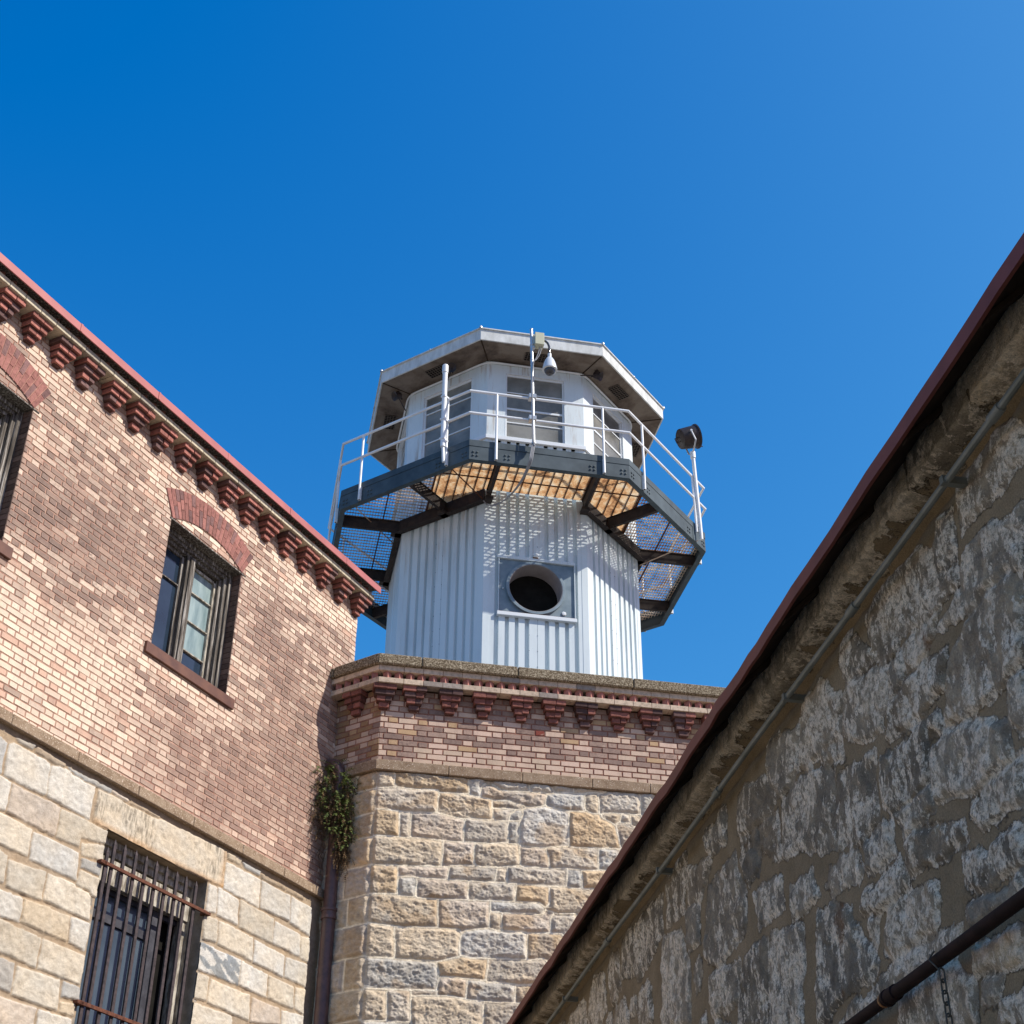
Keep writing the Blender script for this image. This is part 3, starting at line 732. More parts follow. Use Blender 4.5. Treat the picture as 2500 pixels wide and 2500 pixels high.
# upper windows
def upper_window(a, b, parent):
    z0, z1 = 8.86, 10.375
    W = MB()
    # reveals, lintel iron, wooden head
    fr = MB()
    d = -.30
    fr.box(FD, a - .03, b + .075, -.02, .010, 10.375, 10.390)
    fr.box(FD, a, b, d - .05, -.02, 10.376, 10.40)
    root = fr.build('window', M['old_wood'], parent)
    mb = MB(); mb.col = (.50, .37, .28)
    for u0_, u1_ in ((a - .02, a + .001), (b - .001, b + .02)):
        mb = MB(); n = 23
        for i in range(n):
            k = .5 + .6 * random.random(); mb.col = (.21 * k, .135 * k, .105 * k)  # bricks coloured dark to paint the shade inside the opening
            mb.box(FD, u0_, u1_, d, -.003, z0 + (z1 - z0) * i / n + .004, z0 + (z1 - z0) * (i + 1) / n - .004)
        mb.col = (.06, .035, .03); mb.box(FD, u0_ + (.002 if u0_ < a else .004), u1_ - (.004 if u0_ < a else .002), d, -.006, z0, z1)
        mb.build('reveal', M['cream_course'], root, color=True)
    mb = MB()
    # stepped frame: outer casing, blind stop, sashes
    for w, h0, h1 in ((.055, -.145, -.115), (.10, -.185, -.14), (.145, -.225, -.18)):
        mb.box(FD, a, a + w, h0 - .05, h1, z0, z1 - .02); mb.box(FD, b - w, b, h0 - .05, h1, z0, z1 - .02)
        mb.box(FD, a, b, h0 - .05, h1, z1 - w * .75, z1 - .001)
    m0, m1 = -2.80 + (a + 3.335), -2.665 + (a + 3.335)
    mb.box(FD, m0, m1, -.26, -.165, z0, z1 - .10)
    mb.box(FD, m0 + .035, m1 - .035, -.26, -.145, z0, z1 - .11)
    mb.build('frame', M['old_wood'], root, bevel=.004)
    # left sash: two dark panes
    hs_ = -.245
    def sash(u0_, u1_, cuts, mat, t=.032, h=hs_):
        s = MB()
        s.box(FD, u0_, u0_ + t, h - .03, h + .028, cuts[0], cuts[-1]); s.box(FD, u1_ - t, u1_, h - .03, h + .028, cuts[0], cuts[-1])
        for i, c in enumerate(cuts):
            e = t if i in (0, len(cuts) - 1) else .016
            s.box(FD, u0_ + t, u1_ - t, h - .028, h + .022, c - e / 2, c + e / 2)
        return s.build('sash', mat, root, bevel=.003)
    sash(a + .10, m0 + .005, [z0 + .03, 9.885, z1 - .125], M['old_wood'], .038)
    sash(m1 - .005, b - .145, [z0 + .16 - .0, 9.225, 9.575, 9.925, z1 - .15], M['pale_wood'])
    for (u0_, u1_, zz0, zz1, m) in ((a + .12, m0, z0, 9.885, 'glass_dark'), (a + .12, m0, 9.885, z1 - .1, 'glass_dark'),
                                    (m1, b - .16, 9.225, 9.575, 'glass_dusty'), (m1, b - .16, 9.575, 9.925, 'glass_dusty'), (m1, b - .16, 9.925, z1 - .13, 'glass_dusty'), (m1, b - .16, z0, 9.225, 'glass_dark')):
        p = MB(); p.box(FD, u0_, u1_, hs_ - .012, hs_ - .004, zz0, zz1); p.build('pane', M[m], root)
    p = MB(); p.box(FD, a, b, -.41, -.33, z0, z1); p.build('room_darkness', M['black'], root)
    s = MB(); s.prism(FD, [(-.30, 8.875), (-.30, 8.74), (.035, 8.735), (.035, 8.853)], a - .095, b + .12); s.build('sill', M['sill_metal'], root, bevel=.003)
upper_window(*win_u[0], BB); upper_window(*win_u[1], BB)

# barred window
fr = MB()
a, b, z0, z1 = -3.53, -2.015, 3.0, 6.825
fr.box(FD, a - .03, b + .03, -.42, .0, z1 + .001, z1 + .05)
bw = fr.build('barred_window', simple('lintel_soffit', (.30, .22, .14), (.45, .34, .22), 8), BB)
mb = MB()
gr_ = simple('granite_reveal', (.20, .17, .13), (.36, .31, .25), 9, .9, bump=.4, bscale=30)
for u0_, u1_ in ((a - .06, a), (b, b + .06)):
    mb = MB(); mb.box(FD, u0_, u1_, -.36, .012, z0, z1 + .03); mb.build('reveal', gr_, bw)
mb = MB()
for w, h0, h1 in ((.05, -.13, -.105), (.10, -.19, -.15)):
    mb.box(FD, a, a + w, h0 - .06, h1, z0, z1 - .02); mb.box(FD, b - w, b, h0 - .06, h1, z0, z1 - .02); mb.box(FD, a + .002, b - .002, h0 - .06, h1 - .002, z1 - w * 1.3, z1)
mb.box(FD, a + .05, b - .05, -.20, -.13, 6.42, 6.66)
mb.build('frame', M['pale_wood'], bw, bevel=.004)
mb = MB()
mb.box(FD, a + .06, -2.44, -.27, -.225, 6.12, 6.20); mb.box(FD, a + .06, a + .12, -.27, -.225, z0, 6.45); mb.box(FD, -2.50, -2.42, -.27, -.2, z0, 6.45); mb.box(FD, a + .06, b - .06, -.27, -.22, 6.38, 6.47)
mb.build('sash', M['sash_dark'], bw, bevel=.003)
for q0, q1 in ((z0, 6.16), (6.16, 6.43)):
    mb = MB(); mb.box(FD, a + .09, -2.44, -.255, -.248, q0, q1)
    mb.build('pane', M['glass_bar'], bw)
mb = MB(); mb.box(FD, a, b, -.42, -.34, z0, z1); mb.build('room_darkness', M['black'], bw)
for i, u in enumerate((-3.497, -3.417, -3.274, -3.116, -2.964, -2.812, -2.659, -2.504, -2.359, -2.206)):
    mb = MB(); w = .019; zt = 6.77 if i else 6.67
    mb.box(FD, u - w, u + w, .022, .045, z0, zt - .06)
    mb.add([FD(u - w, .022, zt - .06), FD(u + w, .022, zt - .06), FD(u + w, .045, zt - .06), FD(u - w, .045, zt - .06), FD(u + w * .3, .03, zt + .01)],
           [(0, 1, 4), (1, 2, 4), (2, 3, 4), (3, 0, 4)])
    mb.build('bar', M['iron'], bw, bevel=.003)
for z in (6.50, 5.245, 3.99):
    mb = MB(); mb.box(FD, a - .04, b - .0, .047, .066, z - .018, z + .018); mb.box(FD, a - .06, a + .02, -.02, .066, z - .016, z + .016); mb.box(FD, b - .02, b + .05, -.02, .066, z - .016, z + .016)
    mb.build('cross_bar', M['rust'], bw, bevel=.004)

# ================================================================== OCTAGONAL STONE TOWER
ST = thing('stone_tower', 'octagonal rough stone tower with a brick parapet below the white guard cabin', 'tower', FA(3.14, -3, 0))
UA = 6.28
def oct_poly(off):   # footprint, offset outward from the stone face
    ap = 8.28 + off * 1.0
    return [CC * np.array([1, 1, 0]) * 0 + oct_pt(8.17 + off, 0, k) for k in range(8)]
mb = MB()
for z0, z1, off in ((0, 9.75, -.30),):
    P = [FA(0 + .12, -.30, 0), FA(UA - .12, -.30, 0)]
    vs = [oct_pt(8.28 - .30, z, k) for z in (z0, z1) for k in range(8)]
    mb.add(vs, [tuple(range(8)), tuple(range(8, 16))] + [(i, (i + 1) % 8, 8 + (i + 1) % 8, 8 + i) for i in range(8)])
mb.build('tower_core', M['roofing'], ST)
tags, polys = unpack(STA)
PALA = {'t': (.60, .51, .385), 'g': (.58, .52, .43), 'b': (.535, .51, .455), 'o': (.60, .47, .315), 'p': (.57, .49, .40), 'w': (.63, .60, .54)}
us = np.arange(-.0, 5.2, .0085); zs = np.arange(4.9, 8.665, .0085)
rs = np.random.RandomState(5)
for z_ in (5.40, 5.05):
    x = 0.02
    while x < 5.0:
        w = .4 + rs.rand() * .3; polys.append([(x, z_ - .33), (x + w - .02, z_ - .33), (x + w - .02, z_ - .02), (x, z_ - .02)]); tags.append(rs.choice(list('tgpb'))); x += w
x_rows = [(8.60, 8.45), (8.43, 8.16), (8.14, 7.88), (7.86, 7.55), (7.53, 7.22), (7.20, 6.9), (6.88, 6.55), (6.52, 6.20), (6.18, 5.88), (5.86, 5.5)]
for za, zb in x_rows:
    x = 3.15 if za < 8.2 else 3.3
    while x < 5.2:
        w = .35 + rs.rand() * .4
        polys.append([(x, zb), (x + w - .02, zb), (x + w - .02, za), (x, za)]); tags.append(rs.choice(list('tgpb'))); x += w
def rock_wall(F, us, zs, polys, tags, seed, parent, name, fade):
    U, Zz = np.meshgrid(us, zs)
    s1, s2, idx = field(U, Zz, polys, .012, seed)
    half = (s2 - s1) / 2
    edge = np.minimum(half - .003, .05 - s1)
    mask = sstep(edge, .003, .010)
    rs = np.random.RandomState(seed + 20)
    nst = len(polys) + 1
    ta = rs.rand(nst) * 6.28; tilt = rs.rand(nst) * .10
    cx = np.array([np.mean([p[0] for p in q]) for q in polys] + [0]); cz = np.array([np.mean([p[1] for p in q]) for q in polys] + [0])
    T = (np.cos(ta[idx]) * (U - cx[idx]) + np.sin(ta[idx]) * (Zz - cz[idx])) * tilt[idx]
    rock = (fbm(U * 6 + Zz * 2, Zz * 9, seed, 7, .72) - .5) * .058
    ridg = -np.abs(fbm(U * 12 - Zz * 8, Zz * 16 + U * 3, seed + 2, 6, .68) - .5) * .046
    H = mask * (.010 + .016 * sstep(edge, 0, .05)) + (T * .8 + rock + ridg + .012) * mask * sstep(edge, 0, .045) + (fbm(U * 40, Zz * 40, 2, 2) - .5) * .006 * mask
    bead = np.exp(-(half / .0078) ** 2) * (np.abs(s1) < .06)
    H += bead * .018
    pc = np.array([PALA[q] for q in tags] + [(.4, .33, .25)]) * (.90 + .2 * rs.rand(nst, 1))
    col = pc[idx]
    # iron staining inside some stones
    st = sstep(fbm(U * 3.2, Zz * 4.2, seed + 4, 5), .53, .66)[..., None] * (rs.rand(nst)[idx] > .35)[..., None] * .55
    col = col * (1 - st) + np.array([.46, .33, .20]) * st
    gs = sstep(fbm(U * 4 + 9, Zz * 3.4, seed + 6, 5), .55, .68)[..., None] * (rs.rand(nst)[idx] > .3)[..., None] * .5
    col = col * (1 - gs) + np.array([.33, .315, .29]) * gs
    mo = np.array([.60, .52, .39]); be = np.array([.95, .86, .68])
    col = col * mask[..., None] + mo * (1 - mask[..., None])
    k = np.clip(bead * 1.6, 0, 1)[..., None]; col = col * (1 - k) + be * k
    H *= fade(U)
    return grid_mesh(name, F, us, zs, H, col, mask, M['stone_tower'], parent)
rock_wall(FA, us, zs, polys, tags, 1, ST, 'stone_face', lambda U: sstep(U, 0, .035))
# chamfer on the left, running back behind the brick building
pb, tb = [], []
rs = np.random.RandomState(12)
for za, zb in x_rows + [(5.48, 5.15), (5.13, 4.8)]:
    x = 0.0
    while x < 1.0:
        w = .22 + rs.rand() * .45; pb.append([(x, zb), (x + w - .012, zb), (x + w - .012, za + .015), (x, za + .015)]); tb.append(rs.choice(list('toopt'))); x += w
rock_wall(FB, np.arange(0, 1.05, .011), np.arange(4.9, 8.665, .011), pb, tb, 4, ST, 'stone_chamfer', lambda U: sstep(U, 0, .035))
mb = MB()
mb.quad(FA(0, 0, 0), FA(UA, 0, 0), FA(UA, 0, 4.9), FA(0, 0, 4.9)); mb.quad(FA(5.2, 0, 4.9), FA(UA, 0, 4.9), FA(UA, 0, 8.67), FA(5.2, 0, 8.67))
mb.quad(FB(0, 0, 0), FB(6.3, 0, 0), FB(6.3, 0, 4.9), FB(0, 0, 4.9)); mb.quad(FB(1.04, 0, 4.9), FB(6.3, 0, 4.9), FB(6.3, 0, 9.7), FB(1.04, 0, 9.7))
c6 = FA(UA, 0, 0); FR = Frame(c6[:2], az(AZA - R(45)), az(AZA + R(45)))
mb.quad(FR(0, 0, 0), FR(6.3, 0, 0), FR(6.3, 0, 9.7), FR(0, 0, 9.7))
mb.build('plain_stone', simple('plain_tower_stone', (.30, .25, .19), (.46, .39, .30), 3, .9), ST)

def pal_A(u, z, rs):
    q = float(vn(np.array(u * 2.1 + 7), np.array(z * 5), 2)); row = z < 8.97 and u > .35
    r = rs.rand()
    if row or r > .52 + (q - .5) * .6:
        k = rs.rand(); c = lerp3((.66, .485, .385), (.56, .43, .32), k)
        if not row and k > .8: c = (.50, .34, .20)
        return c, .12 * rs.rand()
    if rs.rand() < .012: return (.22, .05, .035), .3
    return lerp3((.44, .31, .245), (.25, .175, .145), rs.rand()), .3 + .5 * rs.rand()
def pal_B(u, z, rs):
    c, s_ = pal_A(u, z, rs) if rs.rand() < .75 else ((.38, .24, .13), .5)
    return tuple(v * .92 for v in c), s_
bricks(FA, 0.0, 5.4, 8.79, 9.72, .0692, .232, .118, pal_A, [], 'brick_parapet', ST, M['mortar_brown'], 9, .0115, .05)
bricks(FB, 0.0, 1.3, 8.79, 9.72, .0692, .232, .118, pal_B, [], 'brick_parapet_side', ST, M['mortar_brown'], 10, .0115, .12)
mb = MB(); mb.quad(FA(5.4, 0, 8.7), FA(UA, 0, 8.7), FA(UA, 0, 9.72), FA(5.4, 0, 9.72)); mb.build('brick_return', M['mortar_brown'], ST)

def band(F, cuts, h0, h1, z0, z1, mb, jit=.004, gap=.003, rs=random, endmiter=0.0):
    for i, (a, b) in enumerate(zip(cuts, cuts[1:])):
        ea = endmiter * T22 if i == 0 else 0
        hh = h1 + rs.random() * jit
        pa0 = a + gap if i else a - h0 * 0
        mb.hexa([F(a + gap * (i > 0), h0, z0), F(b - gap, h0, z0), F(b - gap, hh, z0), F(a + gap * (i > 0) - ea, hh, z0),
                 F(a + gap * (i > 0), h0, z1), F(b - gap, h0, z1), F(b - gap, hh, z1), F(a + gap * (i > 0) - ea, hh, z1)])
def mit(h): return h * T22
mb = MB()
band(FA, [0, .815, 1.681, 2.514, 3.21, 4.1, 5.0, UA], -.05, .062, 8.665, 8.788, mb, endmiter=.062)
band(FB, [0, .55, 1.3], -.05, .062, 8.665, 8.788, mb, endmiter=.062)
mb.build('belt_course', M['brownstone'], ST, bevel=.006)
mb = MB()
band(FA, [0, .432, 1.592, 3.019, 4.3, UA], -.35, .21, 9.945, 10.078, mb, gap=.004, endmiter=.21)
band(FB, [0, .60, 2.0], -.35, .21, 9.945, 10.078, mb, gap=.004, endmiter=.21)
mb.build('coping', M['coping'], ST, bevel=.012)
mb = MB(); mb.box(FA, 0, UA, -.45, .03, 9.72, 9.944); mb.build('parapet_core', M['dark_void'], ST)  # dark colour stands in for deep shade between the sawtooth bricks
mb = MB(); mb.box(FB, 0, 2.0, -.45, .03, 9.72, 9.944); mb.build('parapet_core', M['dark_void'], ST)
rs = np.random.RandomState(31)
for (z0, z1, h, ph) in ((9.722, 9.787, .165, 0.0), (9.877, 9.944, .165, .0)):
    for F, L in ((FA, 5.6), (FB, 1.4)):
        mb = MB(); x = 0; i = 0
        while x < L:
            w = .232; k = .85 + .25 * rs.rand()
            mb.col = tuple(v * k for v in ((.62, .49, .37) if rs.rand() > .14 else (.34, .29, .25)))
            ea = mit(h) if i == 0 else 0
            mb.hexa([F(x + .003, 0, z0), F(x + w - .003, 0, z0), F(x + w - .003, h, z0), F(x + .003 - ea, h, z0),
                     F(x + .003, 0, z1), F(x + w - .003, 0, z1), F(x + w - .003, h, z1), F(x + .003 - ea, h, z1)]); x += w; i += 1
        mb.col = (.33, .22, .16); mb.hexa([F(0, 0, z0 + .003), F(L, 0, z0 + .003), F(L, h - .006, z0 + .003), F(-mit(h - .006), h - .006, z0 + .003), F(0, 0, z1 - .003), F(L, 0, z1 - .003), F(L, h - .006, z1 - .003), F(-mit(h - .006), h - .006, z1 - .003)])
        mb.build('cornice_course', M['cream_course'], ST, bevel=.003, color=True)
for F, L in ((FA, 5.4), (FB, 1.2)):
    mb = MB(); x = .04
    while x < L:
        k = .8 + .35 * rs.rand(); mb.col = (.43 * k, .19 * k, .155 * k); h = .050; c = .105
        mb.hexa([F(x - h, c, 9.789), F(x, c - h, 9.789), F(x + h, c, 9.789), F(x, c + h, 9.789), F(x - h, c, 9.875), F(x, c - h, 9.875), F(x + h, c, 9.875), F(x, c + h, 9.875)]); x += .1365
    mb.build('sawtooth_course', M['red_brick'], ST, color=True)
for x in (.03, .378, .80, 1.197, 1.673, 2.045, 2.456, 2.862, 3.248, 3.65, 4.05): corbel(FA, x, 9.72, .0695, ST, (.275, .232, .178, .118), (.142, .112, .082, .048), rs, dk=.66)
for x in (.36, ): corbel(FB, x, 9.72, .0695, ST, (.275, .232, .178, .118), (.142, .112, .082, .048), rs, dk=.66)

# ================================================================== DOWNPIPE + FERN
P0 = [(-2.02, 15.20, 9.55), (-1.985, 15.30, 8.35), (-1.990, 15.50, 7.90), (-2.000, 15.62, 7.65)]
# the pipe stands upright in the corner between the two walls
pj = FD(-.095, .17, 0)
DP = thing('downpipe', 'brown cast iron rainwater pipe in the corner between brick building and stone tower', 'drainpipe', (pj[0], pj[1], 0))
def pp_(z, dx=0, dy=0): return (pj[0] + dx, pj[1] + dy, z)
mb = MB(); mb.tube([pp_(0), pp_(3), pp_(7.03)], .074, 18); mb.build('lower_pipe', M['pipe_brown'], DP, smooth=True)
mb = MB(); mb.tube([pp_(7.1), pp_(8.74)], .072, 18); mb.build('upper_pipe', M['pipe_brown'], DP, smooth=True)
mb = MB(); mb.lathe(pp_(7.0), [(.07, 0), (.088, .002), (.09, .03), (.083, .045), (.083, .085), (.094, .09), (.096, .12), (.072, .125)], seg=20); mb.build('collar', M['pipe_brown'], DP, smooth=True)
i_ = (FD(-.095, -.05, 0) - FD(-.095, .17, 0)); mb = MB(); mb.tube([pp_(8.70), pp_(8.78, *(i_[:2] * .1)), pp_(8.84, *(i_[:2] * .35)), pp_(8.86, *(i_[:2] * 1.0))], .074, 16); mb.build('elbow', M['pipe_brown'], DP, smooth=True)

FN = thing('fern', 'bushy fern with brown dead fronds growing around the top of the downpipe', 'fern', pp_(8.1))
def fern(n, seed, dry, name):
    rs = random.Random(seed); mb = MB()
    fo = Vector(FD(0, 1, 0)) - Vector(FD(0, 0, 0)); fo = (fo + Vector(FB(0, 1, 0)) - Vector(FB(0, 0, 0))).normalized(); sd = fo.cross(Vector((0, 0, 1)))
    for i in range(n):
        # clumps hang in two tongues on the two sides of the pipe
        side = rs.choice((-1, -1, 1))
        z = rs.uniform(8.15, 8.82) if side > 0 else rs.uniform(7.80, 8.66)
        if dry: z -= .10 + .25 * rs.random() ** 3
        b = Vector(pp_(z)) + sd * (side * -1 * (-.10) + rs.uniform(-.10, .10)) * (1 if side < 0 else 1.2) + fo * rs.uniform(.02, .16)
        b += sd * (.02 if side < 0 else -.02)
        if side > 0: b = Vector(pp_(z)) + sd * rs.uniform(.03, .30) + fo * rs.uniform(-.08, .12)
        else: b = Vector(pp_(z)) - sd * rs.uniform(-.04, .17) + fo * rs.uniform(.02, .16)
        L = rs.uniform(.09, .25)
        d = (fo * rs.uniform(.2, 1) + sd * rs.uniform(-.9, .9) + Vector((0, 0, rs.uniform(-.1, 1.0) if not dry else rs.uniform(-.9, .2)))).normalized()
        m = 9; pts = []; p = b.copy(); dd = d.copy()
        for j in range(m):
            pts.append(p.copy()); dd = (dd + Vector((0, 0, -.22 if not dry else -.30))).normalized(); p = p + dd * L / m
        for j in range(m - 1):
            t = (pts[j + 1] - pts[j]); side_v = t.cross(Vector((rs.uniform(-.4, .4), rs.uniform(-.4, .4), 1))).normalized(); nrm = t.cross(side_v).normalized()
            w = .026 * math.sin(math.pi * (j + 1.2) / (m + .6)) * (1.0 if not dry else .7)
            for sg in (-1, 1):
                tip = pts[j] + side_v * sg * w + t * .9 + nrm * rs.uniform(-.008, .006)
                a = pts[j] + t * .0; c = pts[j] + t * .75
                mb.add([a, tip, c], [(0, 1, 2)])
            mb.add([pts[j] - side_v * .0014, pts[j] + side_v * .0014, pts[j + 1]], [(0, 1, 2)])
    return mb.build(name, M['leaf_dry' if dry else 'leaf'], FN)
fern(300, 3, False, 'fronds'); fern(430, 4, True, 'dead_fronds')
mb = MB(); rr = random.Random(9)
for i in range(60):
    p = Vector(pp_(rr.uniform(7.75, 8.6))) + Vector((rr.uniform(-.17, .24), rr.uniform(-.12, .02), 0)); L = rr.uniform(.1, .40) * (1 if i % 3 else -.5)
    mb.tube([p, p + Vector((rr.uniform(-.03, .03), -.02, -L * .5)), p + Vector((rr.uniform(-.05, .05), rr.uniform(-.05, .02), -L))], [.004, .003, .0015], 5)
mb.build('roots', M['stem'], FN)

# ================================================================== GUARD CABIN
GC = thing('guard_cabin', 'white octagonal guard cabin with a railed walkway on top of the stone tower', 'guard tower', (CC[0], CC[1], 9.75))
AP = 2.25
HW = AP * T22
ribs = [(-.73, -.652), (-.542, -.47), (-.368, -.302), (-.194, -.119), (.156, .234), (.336, .409), (.511, .584), (.677, .755)]
def profile():
    out = [(-HW, 0)]
    for a, b in ribs: out += [(a, 0), (a + .010, -.058), (b - .010, -.058), (b, 0)]
    return out + [(HW, 0)]
def sheet(F, prof, z0, z1, mb, u0=-9, u1=9):
    for (ua, ha), (ub, hb) in zip(prof, prof[1:]):
        if (ua + ub) / 2 < u0 or (ua + ub) / 2 > u1: continue
        mb.quad(F(ua, ha, z0), F(ub, hb, z0), F(ub, hb, z1), F(ua, ha, z1))
for k in range(8):
    F = face_frame(k, AP); mb = MB()
    if k == 0:
        sheet(F, profile(), 9.8, 14.45, mb); sheet(F, profile(), 15.62, 18.15, mb)
        sheet(F, profile(), 14.45, 15.62, mb, -9, -.652); sheet(F, profile(), 14.45, 15.62, mb, .70, 9)
    else: sheet(F, profile(), 9.8, 18.15, mb)
    mb.build('ribbed_siding', M['white_siding'], GC)
mb = MB()
for k in range(8):
    F = face_frame(k, AP)
    # corner trim wraps the arris, with a slight lap
    mb.box(F, -HW - .001, -HW + .105, .001, .005, 9.8, 18.15); mb.box(F, HW - .105, HW + .001, .001, .005, 9.8, 18.15)
mb.build('corner_trim', M['white_siding'], GC)
mb = MB()
for k in (0, 1, 7):
    F = face_frame(k, AP)
    for u in (-.118, .03): 
        mb.box(F, u - .0015, u + .0015, .0005, .0025, 9.8, 14.4 if k == 0 else 16.9)
        for j in range(16):
            z = 13.2 + j * .30
            if k == 0 and 14.4 < z < 15.7: continue
            mb.box(F, u - .006, u + .006, .001, .007, z - .006, z + .006)
mb.build('sheet_seam', M['vent_metal'], GC)
mb = MB(); mb.octring(1.75, 1.80, 9.8, 19.9); mb.build('added_black_shell', M['black'], GC)  # added black shell, keeps the inside of the cabin dark

# round ventilation opening
F0 = face_frame(0, AP)
VC = (-.005, 15.035)
mb = MB(); n = 48; vs = []; fs = []
rect = (-.655, .685, 14.49, 15.60)
def sq(t):
    c, s_ = math.cos(t), math.sin(t)
    k = min([(rect[1] - VC[0]) / c if c > 1e-6 else 9, (rect[0] - VC[0]) / c if c < -1e-6 else 9, (rect[3] - VC[1]) / s_ if s_ > 1e-6 else 9, (rect[2] - VC[1]) / s_ if s_ < -1e-6 else 9])
    return VC[0] + c * k, VC[1] + s_ * k
for i in range(n):
    t = 2 * math.pi * i / n + math.atan2(1, 1) * 0; u, z = sq(t)
    vs += [F0(VC[0] + .50 * math.cos(t), -.02, VC[1] + .50 * math.sin(t)), F0(u, -.02, z)]
fs = [(2 * i, 2 * i + 1, (2 * i + 3) % (2 * n), (2 * i + 2) % (2 * n)) for i in range(n)]
for cu_, cz_ in ((rect[0], rect[2]), (rect[1], rect[2]), (rect[0], rect[3]), (rect[1], rect[3])):
    ti = math.atan2(cz_ - VC[1], cu_ - VC[0]) % (2 * math.pi); i = int(ti / (2 * math.pi) * n)
    b_ = len(vs); vs.append(F0(cu_, -.02, cz_)); fs.append((2 * i + 1, b_, (2 * i + 3) % (2 * n)))
mb.add(vs, fs); vent = mb.build('vent_opening', M['vent_metal'], GC)
def ring(F, c, r0, r1, h0, h1, n=48):
    m = MB(); vs = []
    for i in range(n):
        t = 2 * math.pi * i / n
        for r_, h_ in ((r0, h0), (r1, h0), (r1, h1), (r0, h1)): vs.append(F(c[0] + r_ * math.cos(t), h_, c[1] + r_ * math.sin(t)))
    m.add(vs, [(4 * i + j, 4 * i + (j + 1) % 4, 4 * ((i + 1) % n) + (j + 1) % 4, 4 * ((i + 1) % n) + j) for i in range(n) for j in range(4)])
    return m
ring(F0, VC, .478, .528, -.03, .035).build('rim', M['vent_metal'], vent, bevel=.004)
ring(F0, VC, .470, .476, -.36, .03).build('duct', simple('duct_lining', (.30, .27, .27), (.38, .35, .35), 4, .6), vent, smooth=False)
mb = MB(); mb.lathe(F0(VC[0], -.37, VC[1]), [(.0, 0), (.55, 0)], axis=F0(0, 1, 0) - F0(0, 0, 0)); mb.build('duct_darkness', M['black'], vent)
mb = MB(); mb.box(F0, -.69, .705, -.03, .022, 15.585, 15.65); mb.box(F0, -.668, -.652, -.03, .012, 14.49, 15.59); mb.box(F0, .688, .703, -.03, .012, 14.49, 15.59)
mb.build('header', M['white_siding'], vent, bevel=.004)
mb = MB(); mb.box(F0, -.69, .715, -.03, .055, 14.42, 14.49); mb.build('sill', M['white_trim'], vent, bevel=.004)
mb = MB(); mb.box(F0, -.68, .70, -.03, .045, 14.4905, 14.497); mb.build('rust_line', M['rust'], vent)
mb = MB()
for u, z, r_ in ((.50, 14.60, .045), (-.58, 14.98, .014), (-.62, 15.03, .008)):
    mb = MB(); mb.lathe(F0(u, -.012, z), [(r_ * 1.0, 0), (r_ * .8, .012), (0, .016)], axis=F0(0, 1, 0) - F0(0, 0, 0), seg=7); mb.build('paint_patch', M['white_trim'], vent)
mb = MB(); mb.lathe(F0(.0, .03, 15.70), [(.03, 0), (.04, .02), (.012, .04)], axis=F0(0, 1, 0) - F0(0, 0, 0), seg=8); mb.build('hook', M['white_trim'], vent)
mb = MB(); mb.box(F0, -.052, -.048, .001, .004, 15.66, 16.2); mb.box(F0, -.06, .04, .0, .03, 15.64, 15.665); mb.build('rust_streak', M['rust'], vent)

# window band of the cabin
WZ0, WZ1 = 18.27, 19.765
for k in range(8):
    F = face_frame(k, AP)
    mb = MB()
    for a, b, c, d in cells(-HW, HW, 18.15, 20.02, [(-.576, .56, WZ0, WZ1)]): mb.quad(F(a, 0, c), F(b, 0, c), F(b, 0, d), F(a, 0, d))
    wall = mb.build('upper_wall', M['white_siding'], GC)
    mb = MB()
    mb.box(F, -.58, -.576, -.09, .004, WZ0, WZ1); mb.box(F, .56, .564, -.09, .004, WZ0, WZ1)
    mb.box(F, -.58, .564, -.09, .004, WZ1, WZ1 + .01)
    for u0_, u1_ in ((-.575, -.545), (.528, .558)): mb.box(F, u0_, u1_, -.075, -.035, WZ0, WZ1)
    mb.box(F, -.575, .558, -.075, -.03, WZ0, WZ0 + .022); mb.box(F, -.575, .558, -.075, -.04, WZ1 - .03, WZ1)
    for z, e in ((19.35, .011), (18.96, .02), (18.64, .011)): mb.box(F, -.55, .53, -.072, -.044, z - e, z + e)
    win = mb.build('window', M['white_trim'], GC)
    cuts = [WZ0, 18.64, 18.96, 19.35, WZ1]
    for z0, z1 in zip(cuts, cuts[1:]):
        p = MB(); p.box(F, -.55, .53, -.066, -.060, z0, z1); p.build('pane', M['glass_cabin'], win)
mb = MB(); mb.octring(AP + .001, AP + .045, 18.155, 18.235); mb.build('ledge', M['white_trim'], GC, bevel=.004)
# roof
mb = MB(); mb.octring(AP + .002, 2.83, 20.02, 20.05); sof = mb.build('soffit', M['soffit'], GC)
mb = MB()
for k in range(8): mb.tube([oct_pt(AP, 20.012, k), oct_pt(2.82, 20.012, k)], .012, 4)
mb.build('soffit_joint', M['dark_void'], sof)
mb = MB(); mb.octring(2.83, 2.858, 20.008, 20.27); mb.build('fascia', M['fascia'], GC, bevel=.003)
mb = MB(); mb.octring(2.70, 2.885, 20.262, 20.285)
vs = [oct_pt(2.70, 20.285, k) for k in range(8)] + [(CC[0], CC[1], 20.75)]
mb.add(vs, [(i, (i + 1) % 8, 8) for i in range(8)]); rf = mb.build('roof', M['fascia'], GC)
mb = MB()
for k in range(8):
    mb.lathe(oct_pt(2.87, 20.27, k), [(.028, 0), (.03, .03), (.018, .055), (0, .06)], seg=10)
    p = (oct_pt(2.87, 20.27, k) + oct_pt(2.87, 20.27, k + 1)) / 2; mb.lathe(p, [(.022, 0), (.024, .025), (.0, .045)], seg=8)
mb.build('roof_clip', M['galv'], rf)
pts = []
